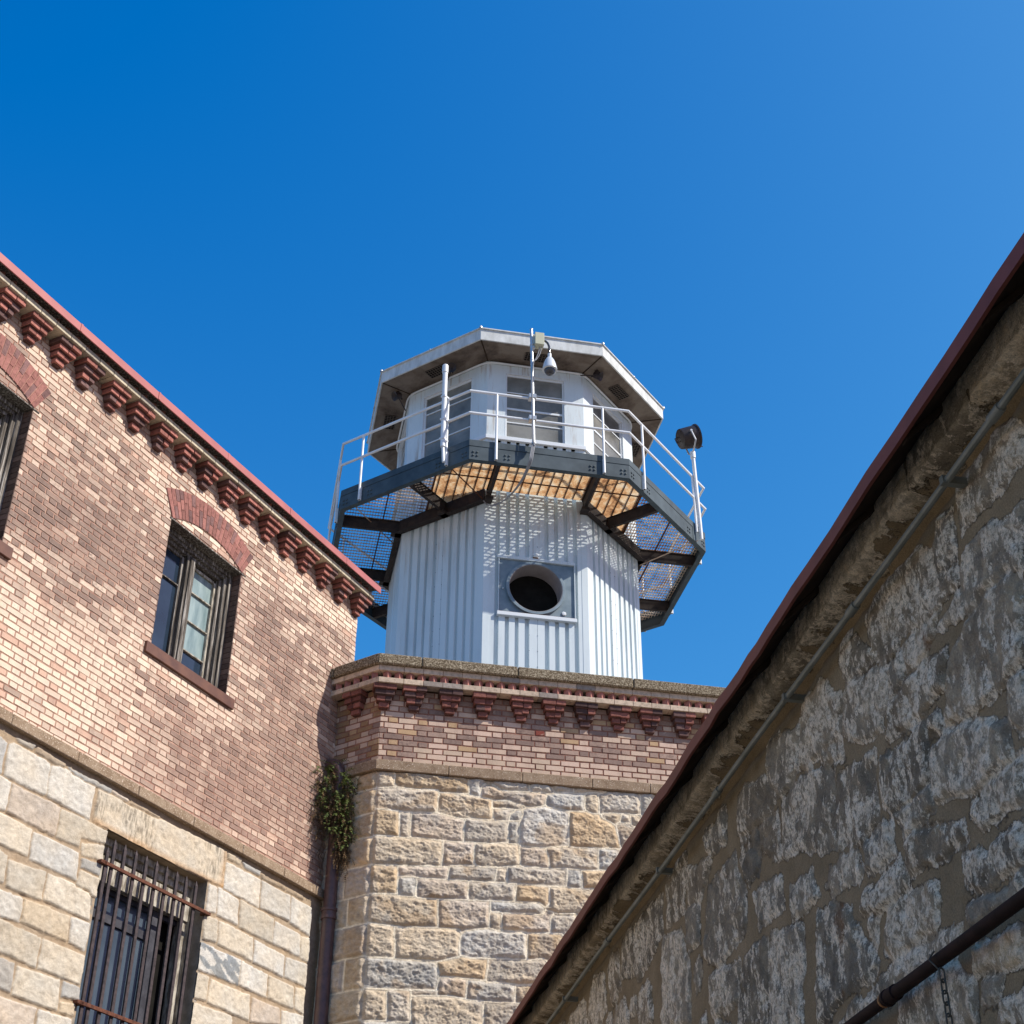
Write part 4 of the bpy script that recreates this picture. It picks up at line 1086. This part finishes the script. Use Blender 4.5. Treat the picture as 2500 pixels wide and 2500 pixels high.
for k in range(8):
    a_, b_, c_ = oct_pt(AP + .035, 19.965, k - 1), oct_pt(AP + .035, 19.965, k), oct_pt(AP + .035, 19.965, k + 1)
    for t in (0, .25, .5, .75, 1):
        p0 = b_ + (a_ - b_) * .10; p2 = b_ + (c_ - b_) * .10
        pts.append((1 - t) ** 2 * p0 + 2 * t * (1 - t) * (b_ * 1.0) + t * t * p2)
mb = MB(); mb.tube(pts, .020, 8, closed=True); mb.build('eave_conduit', M['white_rail'], GC, smooth=True)
for k in range(8):
    F = face_frame(k, 0)
    mb = MB(); u0_, u1_ = -.27, .17; 
    mb.box(F, u0_, u1_, 2.43, 2.65, 20.005, 20.019)
    sv = mb.build('soffit_vent', M['black'], GC)
    mb = MB()
    for j in range(9): x = u0_ + (u1_ - u0_) * j / 8; mb.box(F, x - .006, x + .006, 2.43, 2.65, 20.0, 20.0045)
    for j in range(5): y = 2.43 + .22 * j / 4; mb.box(F, u0_, u1_, y - .005, y + .005, 19.996, 19.9995)
    mb.build('mesh', simple('vent_mesh', (.10, .08, .07), (.15, .12, .10)), sv)
for (k, u, h) in ((1, -.85, 2.52), (7, .30, 2.55), (6, .95, 2.50), (3, -.8, 2.5)):
    F = face_frame(k, 0)
    mb = MB(); mb.box(F, u - .03, u + .03, h - .03, h + .03, 19.93, 20.018); mb.tube([F(u, h, 19.95), F(u - .05, h - .10, 19.88)], .018, 6)
    lm = mb.build('soffit_lamp', M['lamp_black'], GC)
    mb = MB(); mb.lathe(F(u + .02, h + .02, 19.90), [(.0, -.10), (.06, -.09), (.085, .05), (.10, .06), (.085, .055), (.0, .0)], axis=F(.3, .9, -.5) - F(0, 0, 0), seg=12); mb.build('lamp_head', M['lamp_black'], lm, smooth=True)
    mb = MB(); mb.tube([F(u - .02, h - .02, 19.90), F(u - .28, h - .20, 19.80)], .012, 6); mb.build('bracket', M['lamp_black'], lm)

# walkway
DZ0, DZ1 = 16.762, 17.168
mb = MB(); mb.octring(3.425, 3.455, DZ0, 17.045); mb.octring(3.36, 3.425, DZ0, DZ0 + .012); mb.octring(3.36, 3.425, 17.030, 17.045)
mb.octring(3.430, 3.462, 17.05, DZ1); mb.octring(3.40, 3.462, DZ1 + .001, DZ1 + .010)
for k in range(8):
    F = face_frame(k, 3.455)
    for u in (-1.325, -.76, .76, 1.325):
        for du in (-.035, .035):
            for z in (16.85, 16.925):
                mb.lathe(F(u + du, 0, z), [(.021, 0), (.018, .014), (.0, .02)], axis=F(0, 1, 0) - F(0, 0, 0), seg=6)
    for u in (-.97, .97): mb.box(F, u - .045, u + .045, .001, .008, DZ0 + .002, 17.16)
mb.build('edge_beam', M['deck_paint'], GC)
mb = MB(); mb.octring(2.27, 2.31, 16.70, 16.99, [1, 2, 3, 4, 5, 6, 7]); mb.octring(2.31, 2.38, 16.70, 16.712, [1, 2, 3, 4, 5, 6, 7]); mb.build('inner_beam', M['deck_dark'], GC)
for k in range(8):
    F = face_frame(k, 0)
    for u in ((-.885, .885) if k % 2 == 0 else (-.25,) if k == 1 else (.09,) if k == 7 else (0.0,)):
        mb = MB(); mb.box(F, u - .012, u + .012, 2.26, 3.42, 16.775, 16.985); mb.box(F, u - .03, u + .03, 2.26, 3.42, 16.763, 16.772); mb.box(F, u - .03, u + .03, 2.26, 3.42, 16.986, 16.995)
        mb.box(F, u - .07, u + .07, 2.26, 2.45, 16.70, 16.76)
        mb.build('joist', M['deck_dark'], GC)
# grating: bars clipped to the octagonal ring
F0c = face_frame(0, 0)
def ring_spans(fixed, along_u):
    """intervals along a line inside outer octagon (3.42) and outside the inner one (2.27)"""
    def span(ap):
        lo, hi = -9, 9
        for k in range(8):
            a = R(45) * k; nu, nh = math.sin(a), math.cos(a)     # outward normal in (u, h)
            cu_, ch_ = (nu, nh) if along_u else (nh, nu)
            rest = ap - ch_ * fixed
            if abs(cu_) < 1e-9:
                if rest < 0: return None
            elif cu_ > 0: hi = min(hi, rest / cu_)
            else: lo = max(lo, rest / cu_)
        return (lo, hi) if hi > lo else None
    o = span(3.42); i = span(2.275)
    if o is None: return []
    if i is None: return [o]
    return [(o[0], i[0]), (i[1], o[1])]
UP = 1.87
gm = [MB(), MB()]; gs = [MB(), MB()]; gx = [MB(), MB()]; gsx = [MB(), MB()]   # front and rear, left and right panels
GZ = 17.03
def clip(sp, lo, hi): return [(max(a, lo), min(b, hi)) for a, b in sp if min(b, hi) - max(a, lo) > .01]
h = -3.41
while h < 3.42:
    for a, b in clip(ring_spans(h, True), -UP, UP): gm[h < 0].box(F0c, a, b, h - .0026, h + .0026, GZ - .032, GZ)
    h += .036
u = -UP + .08
while u < UP:
    for a, b in ring_spans(u, False): gx[(a + b) < 0].box(F0c, u - .006, u + .006, a, b, GZ - .034, GZ + .003)
    u += .165
for sg in (-1, 1):
    u = UP + .02
    while u < 3.42:
        for a, b in ring_spans(sg * u, False): gs[sg > 0].box(F0c, sg * u - .0026, sg * u + .0026, a, b, GZ - .030, GZ)
        u += .052
    h = -3.41
    while h < 3.42:
        for a, b in clip(ring_spans(h, True), *((-3.5, -UP) if sg < 0 else (UP, 3.5))): gsx[sg > 0].box(F0c, a, b, h - .011, h + .011, GZ - .014, GZ - .004)
        h += .100
    for q in (-.9, 0, .9): pass
for i in (0, 1):
    gg = gm[i].build('grating', M['grate'], GC); gx[i].build('cross_rods', M['rust'], gg)
    g2 = gs[i].build('side_grating', M['grate_pale'], GC); gsx[i].build('cross_rods', M['grate_pale'], g2)
mb = MB()
for sg in (-1, 1):
    for a, b in ring_spans(sg * (UP + .004), False): mb.box(F0c, sg * UP - .012, sg * UP + .012, a, b, GZ - .045, GZ)
    for a, b in ring_spans(sg * (UP + .75), False): mb.box(F0c, sg * (UP + .75) - .01, sg * (UP + .75) + .01, a, b, GZ - .04, GZ)
for hh in (-2.62, 2.62):
    for a, b in clip(ring_spans(hh, True), -UP, UP): mb.box(F0c, a, b, hh - .012, hh + .012, GZ - .042, GZ)
mb.build('grating_angle', M['rust'], GC)

# railing
RZ1, RZ2 = 18.222, 17.733
for z, nm in ((RZ1, 'top_rail'), (RZ2, 'mid_rail')):
    mb = MB(); mb.tube([oct_pt(3.50, z, k) for k in range(8)], .024, 10, closed=True); mb.build(nm, M['white_rail'], GC, smooth=True)
for k in range(8):
    F = face_frame(k, 3.50)
    for u in (-.965, .965):
        if (k, u) in ((1, .965),): continue
        mb = MB(); mb.tube([F(u, 0, DZ0 + .02), F(u, 0, RZ1)], .022, 10); mb.box(F, u - .024, u + .024, -.04, .0, DZ0 + .02, DZ0 + .32)
        mb.build('rail_post', M['white_rail'], GC, smooth=True)
rod = MB(); F7 = face_frame(7, 0); 
rod.tube([F7(.96, 3.56, 16.84), F0c(-.96, 2.30, 16.74)], .012, 6); rod.build('brace_rod', M['rust'], GC)
rod = MB(); F1 = face_frame(1, 0); F2 = face_frame(2, 0); rod.tube([F1(1.05, 3.50, 16.80), F2(-.93, 2.30, 16.62)], .012, 6); rod.build('brace_rod', M['grate_pale'], GC)
rod = MB(); F6 = face_frame(6, 0); rod.tube([F7(-1.3, 3.4, 16.95), F6(.3, 2.35, 16.9)], .010, 6); rod.build('brace_rod', M['grate_pale'], GC)

# ================================================================== things fixed to the walkway rail
F7o = face_frame(7, 3.585)
VP = thing('vent_pipe', 'thick white capped standpipe clamped to the left part of the walkway rail', 'standpipe', F7o(.95, 0, 16.8))
mb = MB(); mb.tube([F7o(.952, 0, 17.13), F7o(.936, 0, 18.9)], .045, 14); mb.build('pipe', M['white_rail'], VP, smooth=True)
mb = MB(); mb.lathe(F7o(.936, 0, 18.80), [(.046, 0), (.056, .003), (.056, .165), (.045, .18), (0, .185)], seg=16); mb.build('cap', M['white_rail'], VP, smooth=True)
mb = MB(); mb.tube([F7o(.955, -.03, 16.82), F7o(.953, 0, 17.16)], .028, 10); mb.build('base', M['white_rail'], VP, smooth=True)
mb = MB()
for z in (RZ1 + .02, RZ2, 17.3):
    mb = MB(); mb.box(F7o, .90, .99, -.10, .052, z - .018, z + .018); mb.build('clamp', M['white_rail'], VP)

F1o = face_frame(1, 3.56)
FL = thing('floodlight', 'round black floodlight on a tall white post at the right end of the walkway', 'floodlight', F1o(1.05, 0, 16.8))
mb = MB(); mb.tube([F1o(1.062, 0, 16.80), F1o(1.05, 0, 17.12), F1o(.965, 0, 18.66)], .036, 12); mb.build('post', M['white_rail'], FL, smooth=True)
mb = MB(); mb.tube([F1o(1.00, -.055, 16.95), F1o(.965, -.05, 18.2)], .022, 10); mb.build('post_stiffener', M['white_rail'], FL, smooth=True)
mb = MB(); mb.lathe(F1o(.965, 0, 18.62), [(.036, 0), (.052, .0), (.052, .14), (.03, .16), (.0, .16)], seg=14); mb.build('socket', M['white_rail'], FL, smooth=True)
top = Vector(F1o(.962, 0, 18.76))
ax = Vector((.93, .16, .33)).normalized(); yk = ax.cross(Vector((0, 0, 1))).normalized(); upv = yk.cross(ax).normalized()
hc = top + Vector((-.02, 0, .36)) - ax * .06
mb = MB(); mb.lathe(hc, [(.0, -.185), (.17, -.18), (.20, -.16), (.205, -.14), (.228, .16), (.245, .165), (.25, .19), (.235, .195), (.22, .16), (.0, .08)], axis=ax, seg=28); mb.build('lamp_head', M['lamp_black'], FL, smooth=True)
mb = MB(); mb.lathe(hc, [(.0, .165), (.22, .165)], axis=ax, seg=28); mb.build('lens', M['glass_dark'], FL)
mb = MB()
h0 = hc - ax * .18
mb.tube([h0 + upv * .05, h0 - ax * .09 + upv * .03, h0 - ax * .09 - upv * .07, h0 - upv * .05], .009, 6)
for a_ in (upv * .225, upv * -.225): mb.tube([hc + ax * .17 + a_, hc + ax * .215 + a_ * 1.15], .012, 6)
mb.build('handle', M['lamp_black'], FL)
mb = MB()
for sg in (-1, 1):
    q = hc + yk * sg * .245
    mb.tube([top + Vector((0, 0, -.02)), top + yk * sg * .12 + Vector((0, 0, .03)), top + yk * sg * .245 + Vector((0, 0, .13)), q], .016, 8)
    mb.tube([q - yk * sg * .03, q + yk * sg * .02], .024, 8)
mb.build('yoke', M['galv'], FL, smooth=True)

Fo = face_frame(0, 3.565)
CP = thing('camera_pole', 'slim grey metal pole on the front rail carrying the security camera', 'pole', Fo(-.31, 0, 17.1))
mb = MB(); mb.tube([Fo(-.312, 0, 17.12), Fo(-.357, 0, 19.80)], .029, 12); mb.build('pole', M['galv'], CP, smooth=True)
for z in (RZ1, RZ2):
    mb = MB(); mb.box(Fo, -.40, -.27, -.10, .035, z - .045, z + .045); mb.build('rail_clamp', M['galv'], CP, bevel=.004)
for z, w in ((19.40, .036), (19.05, .034), (18.95, .034), (17.16, .045)):
    u_ = -.312 - .045 * (z - 17.12) / 2.68
    mb = MB(); mb.lathe(Fo(u_, 0, z), [(.028, 0), (w, .002), (w, .03), (.028, .032)], seg=12); mb.build('cable_clip', M['galv'], CP)
SCM = thing('security_camera', 'grey dome camera on a curved black arm beside a beige box', 'camera', Fo(-.2, .05, 19.3))
mb = MB(); mb.box(Fo, -.305, -.135, -.06, .10, 19.385, 19.665); mb.build('junction_box', M['beige'], SCM, bevel=.006)
mb = MB(); mb.box(Fo, -.36, -.30, -.02, .02, 19.45, 19.60); mb.box(Fo, -.34, -.29, -.03, .03, 19.34, 19.385); mb.build('box_bracket', M['galv'], SCM)
mb = MB(); arc = [Fo(-.14, .03, 19.53), Fo(-.10, .035, 19.525), Fo(-.06, .04, 19.48), Fo(-.035, .045, 19.40), Fo(-.03, .05, 19.30), Fo(-.03, .05, 19.18)]
mb.tube(arc, .021, 12); mb.build('arm', M['dome'], SCM, smooth=True)
cd = Fo(-.028, .05, 0)
mb = MB(); mb.lathe((cd[0], cd[1], 0), [(.0, 19.22), (.034, 19.22), (.036, 19.13), (.055, 19.115), (.085, 19.06), (.112, 18.98), (.128, 18.90), (.133, 18.865), (.130, 18.86), (.10, 18.862)], seg=28); mb.build('housing', M['cam_grey'], SCM, smooth=True)
mb = MB(); mb.lathe((cd[0], cd[1], 0), [(.104, 18.868), (.137, 18.862), (.137, 18.838), (.104, 18.832)], seg=28); mb.build('ring', M['cam_grey'], SCM, smooth=True)
mb = MB(); mb.lathe((cd[0], cd[1], 0), [(.103, 18.852), (.101, 18.83), (.094, 18.80), (.075, 18.765), (.045, 18.742), (.0, 18.733)], seg=28); mb.build('dome', M['dome'], SCM, smooth=True)

CB = thing('cable', 'grey cables running down the camera pole and looping under the walkway', 'cable', Fo(-.33, .03, 17.1))
def cable(pts, r, mb):
    P = [Vector(p) for p in pts]; out = []
    for i in range(len(P) - 1):
        p0, p1, p2, p3 = P[max(i - 1, 0)], P[i], P[i + 1], P[min(i + 2, len(P) - 1)]
        for j in range(6):
            t = j / 6
            out.append(.5 * ((2 * p1) + (p2 - p0) * t + (2 * p0 - 5 * p1 + 4 * p2 - p3) * t * t + (3 * p1 - p0 - 3 * p2 + p3) * t ** 3))
    out.append(P[-1]); mb.tube(out, r, 6)
mb = MB()
for d, s_ in ((0, 0), (.035, .02)):
    cable([Fo(-.17 - d, .02, 19.385), Fo(-.20 - d, .03, 19.22), Fo(-.27 - d * .5, .035, 19.06), Fo(-.325, .04, 18.97), Fo(-.345 - d * .3, .036, 18.5), Fo(-.34, .036, 17.8), Fo(-.33 - d * .4, .036, 17.3), Fo(-.31, .05, 17.10)], .0085, mb)
mb.build('pole_cable', M['cable'], CB, smooth=True)
mb = MB()
for d in (0, .022, .045):
    cable([Fo(-.30 - d, .03, 17.13), Fo(-.33 - d, .045, 16.95), Fo(-.36 - d, .03, 16.76), F0c(-.42 - d, 3.36, 16.62 - d), F0c(-.55 - d, 3.05, 16.48 - d), F0c(-.72 - d, 2.70, 16.46 - d), F0c(-.90, 2.42, 16.56), F0c(-.98, 2.33, 16.72)], .011, mb)
mb.build('hanging_loop', M['cable'], CB, smooth=True)

# ================================================================== SHADED RUBBLE WALL (right)
RW = thing('rubble_wall', 'shaded rubble stone wall with flaking lime wash under a dark red eave', 'stone wall', FE(0, -.6, 0))
tags, polys = unpack(STE)
rs = np.random.RandomState(21)
EU0, EU1, EZ0, EZ1 = -3.0, 11.2, 2.3, 4.86
base_polys = list(polys)
cent = [tuple(np.mean(p, 0)) for p in polys]
rad = [max(np.hypot(*(np.array(q) - c)) for q in p) for p, c in zip(polys, cent)]
def free(p):
    x0, y0 = np.min(p, 0); x1, y1 = np.max(p, 0)
    pts = [(x, y) for x in np.linspace(x0, x1, 4) for y in np.linspace(y0, y1, 4)]
    for q, c, r_ in zip(polys, cent, rad):
        if abs(c[0] - (x0 + x1) / 2) > r_ + (x1 - x0) or abs(c[1] - (y0 + y1) / 2) > r_ + (y1 - y0): continue
        if (sdist(np.array([a for a, _ in pts]), np.array([b for _, b in pts]), q) < .012).any(): return False
    return True
for (wm, hm, tries) in ((.42, .34, 900), (.26, .24, 2200), (.15, .14, 3200)):
    for _ in range(tries):
        w = wm * (.7 + .6 * rs.rand()); h = hm * (.7 + .6 * rs.rand()); x = EU0 + (EU1 - EU0) * rs.rand(); y = EZ0 + (4.50 - EZ0) * rs.rand()
        if y + h / 2 > 4.50: continue
        sh = (rs.rand() - .5) * .35
        p = [(x + w / 2 * cx_ * (1 + .3 * (rs.rand() - .5)) + sh * h * cy_ / 2, y + h / 2 * cy_ * (1 + .3 * (rs.rand() - .5))) for cx_, cy_ in ((-1, -.7), (-.4, -1), (.6, -1), (1, -.5), (1, .6), (.5, 1), (-.5, 1), (-1, .5))]
        if free(p): polys.append(p); c = tuple(np.mean(p, 0)); cent.append(c); rad.append(max(np.hypot(*(np.array(q) - c)) for q in p))
x = EU0
while x < EU1:      # long slabs under the eave
    w = .5 + rs.rand() * .7; j = (rs.rand(4) - .5) * .03
    polys.append([(x + .01, 4.615 + j[0]), (x + w - .015, 4.615 + j[1]), (x + w - .015, 4.86), (x + .01, 4.86)]); x += w
us = [EU0]
while us[-1] < EU1: us.append(us[-1] + .0056 + .0013 * (us[-1] - EU0))
us = np.array(us); zs = np.arange(EZ0, EZ1, .0072)
U, Zz = np.meshgrid(us, zs)
s1, s2, idx = field(U, Zz, polys, .03, 3, .25)
s1 = s1 + (fbm(U * 14, Zz * 14, 5, 3) - .5) * .05
edge = np.minimum(-s1 + .014, (s2 - s1) / 2 + .002)
mask = sstep(edge, -.003, .008)
nst = len(polys) + 1
amp = .003 + rs.rand(nst) * .014
near = sstep(-U, -7, -1)
H = mask * (amp[idx] * sstep(edge, 0, .03) + (fbm(U * 7, Zz * 8, 1, 6, .66) - .5) * .034 - np.abs(fbm(U * 11 + Zz * 5, Zz * 9, 3, 4, .6) - .5) * .03 + .004) + (fbm(U * 2, Zz * 2, 2, 3) - .5) * .014 + (fbm(U * 30, Zz * 30, 4, 3, .6) - .5) * .006
H *= 1 - .5 * sstep(Zz, 4.56, 4.66)
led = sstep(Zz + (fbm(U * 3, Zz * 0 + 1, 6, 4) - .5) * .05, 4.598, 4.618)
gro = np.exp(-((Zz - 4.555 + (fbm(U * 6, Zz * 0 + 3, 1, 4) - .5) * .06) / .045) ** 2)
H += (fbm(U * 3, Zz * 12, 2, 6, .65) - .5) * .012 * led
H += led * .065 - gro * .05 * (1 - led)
base = np.array([.30, .245, .18])
v = .70 + .5 * rs.rand(nst, 1)
wk = rs.rand(nst, 1); warm = np.array([[1.06, 1.0, .9]]) * wk + np.array([[.97, 1.0, 1.01]]) * (1 - wk)
pc = base * v * warm
col = pc[idx]
mo = np.array([.235, .175, .11])
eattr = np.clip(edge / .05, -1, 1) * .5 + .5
gk = (gro * (1 - led) * .35)[..., None]; col = col * (1 - gk) + np.array([.10, .085, .05]) * gk  # shade in the groove under the ledge, painted into the colour
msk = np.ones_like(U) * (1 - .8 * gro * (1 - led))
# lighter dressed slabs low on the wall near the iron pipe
col = col * (1 + .85 * led[..., None])  # ledge colour lifted to make up for the eave's shade on it
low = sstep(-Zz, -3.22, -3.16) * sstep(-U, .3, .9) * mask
col = col * (1 + .55 * low[..., None])
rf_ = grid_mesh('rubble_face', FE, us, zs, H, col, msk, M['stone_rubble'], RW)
rf_.data.attributes.new('edge', 'FLOAT', 'POINT').data.foreach_set('value', eattr.astype(np.float32).ravel())
mb = MB(); mb.box(FE, -7, EU1, -1.3, -.10, 0, 4.9); mb.quad(FE(-7, 0, 0), FE(EU1, 0, 0), FE(EU1, 0, 2.3), FE(-7, 0, 2.3)); mb.quad(FE(-7, 0, 2.3), FE(EU0, 0, 2.3), FE(EU0, 0, 4.86), FE(-7, 0, 4.86))
mb.build('wall_core', simple('plain_rubble', (.10, .085, .065), (.20, .175, .14), 3, .9), RW)
# eave
mb = MB(); x = -7; rs = np.random.RandomState(2); zj = 0; hj = 0
while x < EU1:
    w = .11 + rs.rand() * .13; a = (x, zj, hj); zj = (rs.rand() - .5) * .012; hj = (rs.rand() - .5) * .007; b = (min(x + w, EU1), zj, hj)
    mb.hexa([FE(a[0], .235 + a[2], 4.564 + a[1]), FE(b[0], .235 + b[2], 4.564 + b[1]), FE(b[0], .250 + b[2], 4.562 + b[1]), FE(a[0], .250 + a[2], 4.562 + a[1]),
             FE(a[0], .235 + a[2], 4.622 + a[1]), FE(b[0], .235 + b[2], 4.622 + b[1]), FE(b[0], .250 + b[2], 4.620 + b[1]), FE(a[0], .250 + a[2], 4.620 + a[1])])
    x += w
rf = mb.build('eave_edge', M['eave_red'], RW)
mb = MB(); mb.prism(FE, [(.235, 4.595), (.235, 4.61), (-.65, 5.45), (-1.6, 4.6), (-1.6, 4.58), (-.65, 5.41)], -7, EU1); mb.build('roof', M['eave_red'], RW)
mb = MB(); mb.prism(FE, [(.234, 4.58), (.234, 4.595), (-.05, 4.87), (-.05, 4.855)], -7, EU1)
x = -6.8
while x < EU1: mb.prism(FE, [(.225, 4.562), (.225, 4.582), (-.04, 4.85), (-.04, 4.815)], x, x + .04); x += .61
mb.build('eave_soffit', M['dark_void'], RW)

# pipes on the wall
CD = thing('wall_conduit', 'thin grey green conduit running along the shaded wall just below its eave', 'conduit', FE(0, .07, 4.458))
rr = random.Random(4)
cuts = [-4.2, -1.62, -.40, 1.35, 3.6, 6.0, 8.4, 11.0]
mb = MB(); mb.tube([FE(u_, .078, 4.457 + .004 * math.sin(u_ * 2.1)) for u_ in np.linspace(-4.2, 11.0, 40)], .0135, 10); mb.build('tube', M['conduit'], CD, smooth=True)
for c in cuts[1:-1]:
    mb = MB(); mb.tube([FE(c - .035, .078, 4.457 + .004 * math.sin(c * 2.1)), FE(c + .035, .078, 4.457 + .004 * math.sin(c * 2.1))], .0185, 12); mb.build('coupling', M['conduit'], CD, smooth=True)
for c in (-1.25, .35, 2.4, 4.8, 7.2):
    mb = MB(); mb.box(FE, c - .012, c + .012, -.03, .097, 4.442, 4.472); mb.build('strap', M['conduit'], CD)

IP = thing('iron_pipe', 'dark red iron pipe fixed across the lower right of the shaded stone wall', 'pipe', FE(-.5, .07, 3.048))
mb = MB(); mb.tube([FE(-4.0, .075, 3.050), FE(-.262, .075, 3.046)], .0215, 14); mb.tube([FE(-.262, .075, 3.046), FE(3.2, .075, 3.038)], .0200, 14); mb.build('tube', M['pipe_dark'], IP, smooth=True)
mb = MB(); mb.lathe(FE(-.29, .075, 3.046), [(.0215, -.035), (.0265, -.033), (.027, .0), (.0255, .03), (.029, .032), (.029, .045), (.020, .047)], axis=FE(1, 0, 0) - FE(0, 0, 0), seg=16); mb.build('coupling', M['pipe_dark'], IP, smooth=True)
mb = MB(); mb.lathe(FE(-.222, .075, 3.046), [(.020, 0), (.0235, .001), (.0235, .008), (.020, .009)], axis=FE(1, 0, 0) - FE(0, 0, 0), seg=14); mb.build('rust_ring', simple('orange_rust', (.30, .12, .04), (.45, .20, .07), 40), IP)

CH = thing('hanging_chain', 'short old chain hanging from the dark iron pipe on the shaded wall', 'chain', FE(-.70, .09, 3.0))
mb = MB()
mb.tube([FE(-.672, .105, 3.055), FE(-.678, .115, 3.04), FE(-.70, .108, 3.015), FE(-.705, .10, 3.0)], .0026, 6)
mb.tube([FE(-.66, .102, 3.062), FE(-.672, .105, 3.055), FE(-.69, .10, 3.064)], .0032, 6)
mb.build('wire_hook', M['chain'], CH)
def link(c, rot):
    m = MB(); pts = []
    dx = (FE(1, 0, 0) - FE(0, 0, 0)) * math.cos(rot) + (FE(0, 1, 0) - FE(0, 0, 0)) * math.sin(rot)
    for i in range(16):
        t = 2 * math.pi * i / 16; pts.append(np.array(c) + dx * .0095 * math.cos(t) + np.array([0, 0, 1]) * (.0135 * math.sin(t) + .0085 * (1 if math.sin(t) > 0 else -1)))
    m.tube(pts, .0031, 6, closed=True); return m
for i in range(16):
    z = 2.987 - i * .0345
    link(FE(-.7045 - .0006 * i, .093, z), (.35 if i % 2 else 1.75)).build('link', M['chain'], CH, smooth=True)
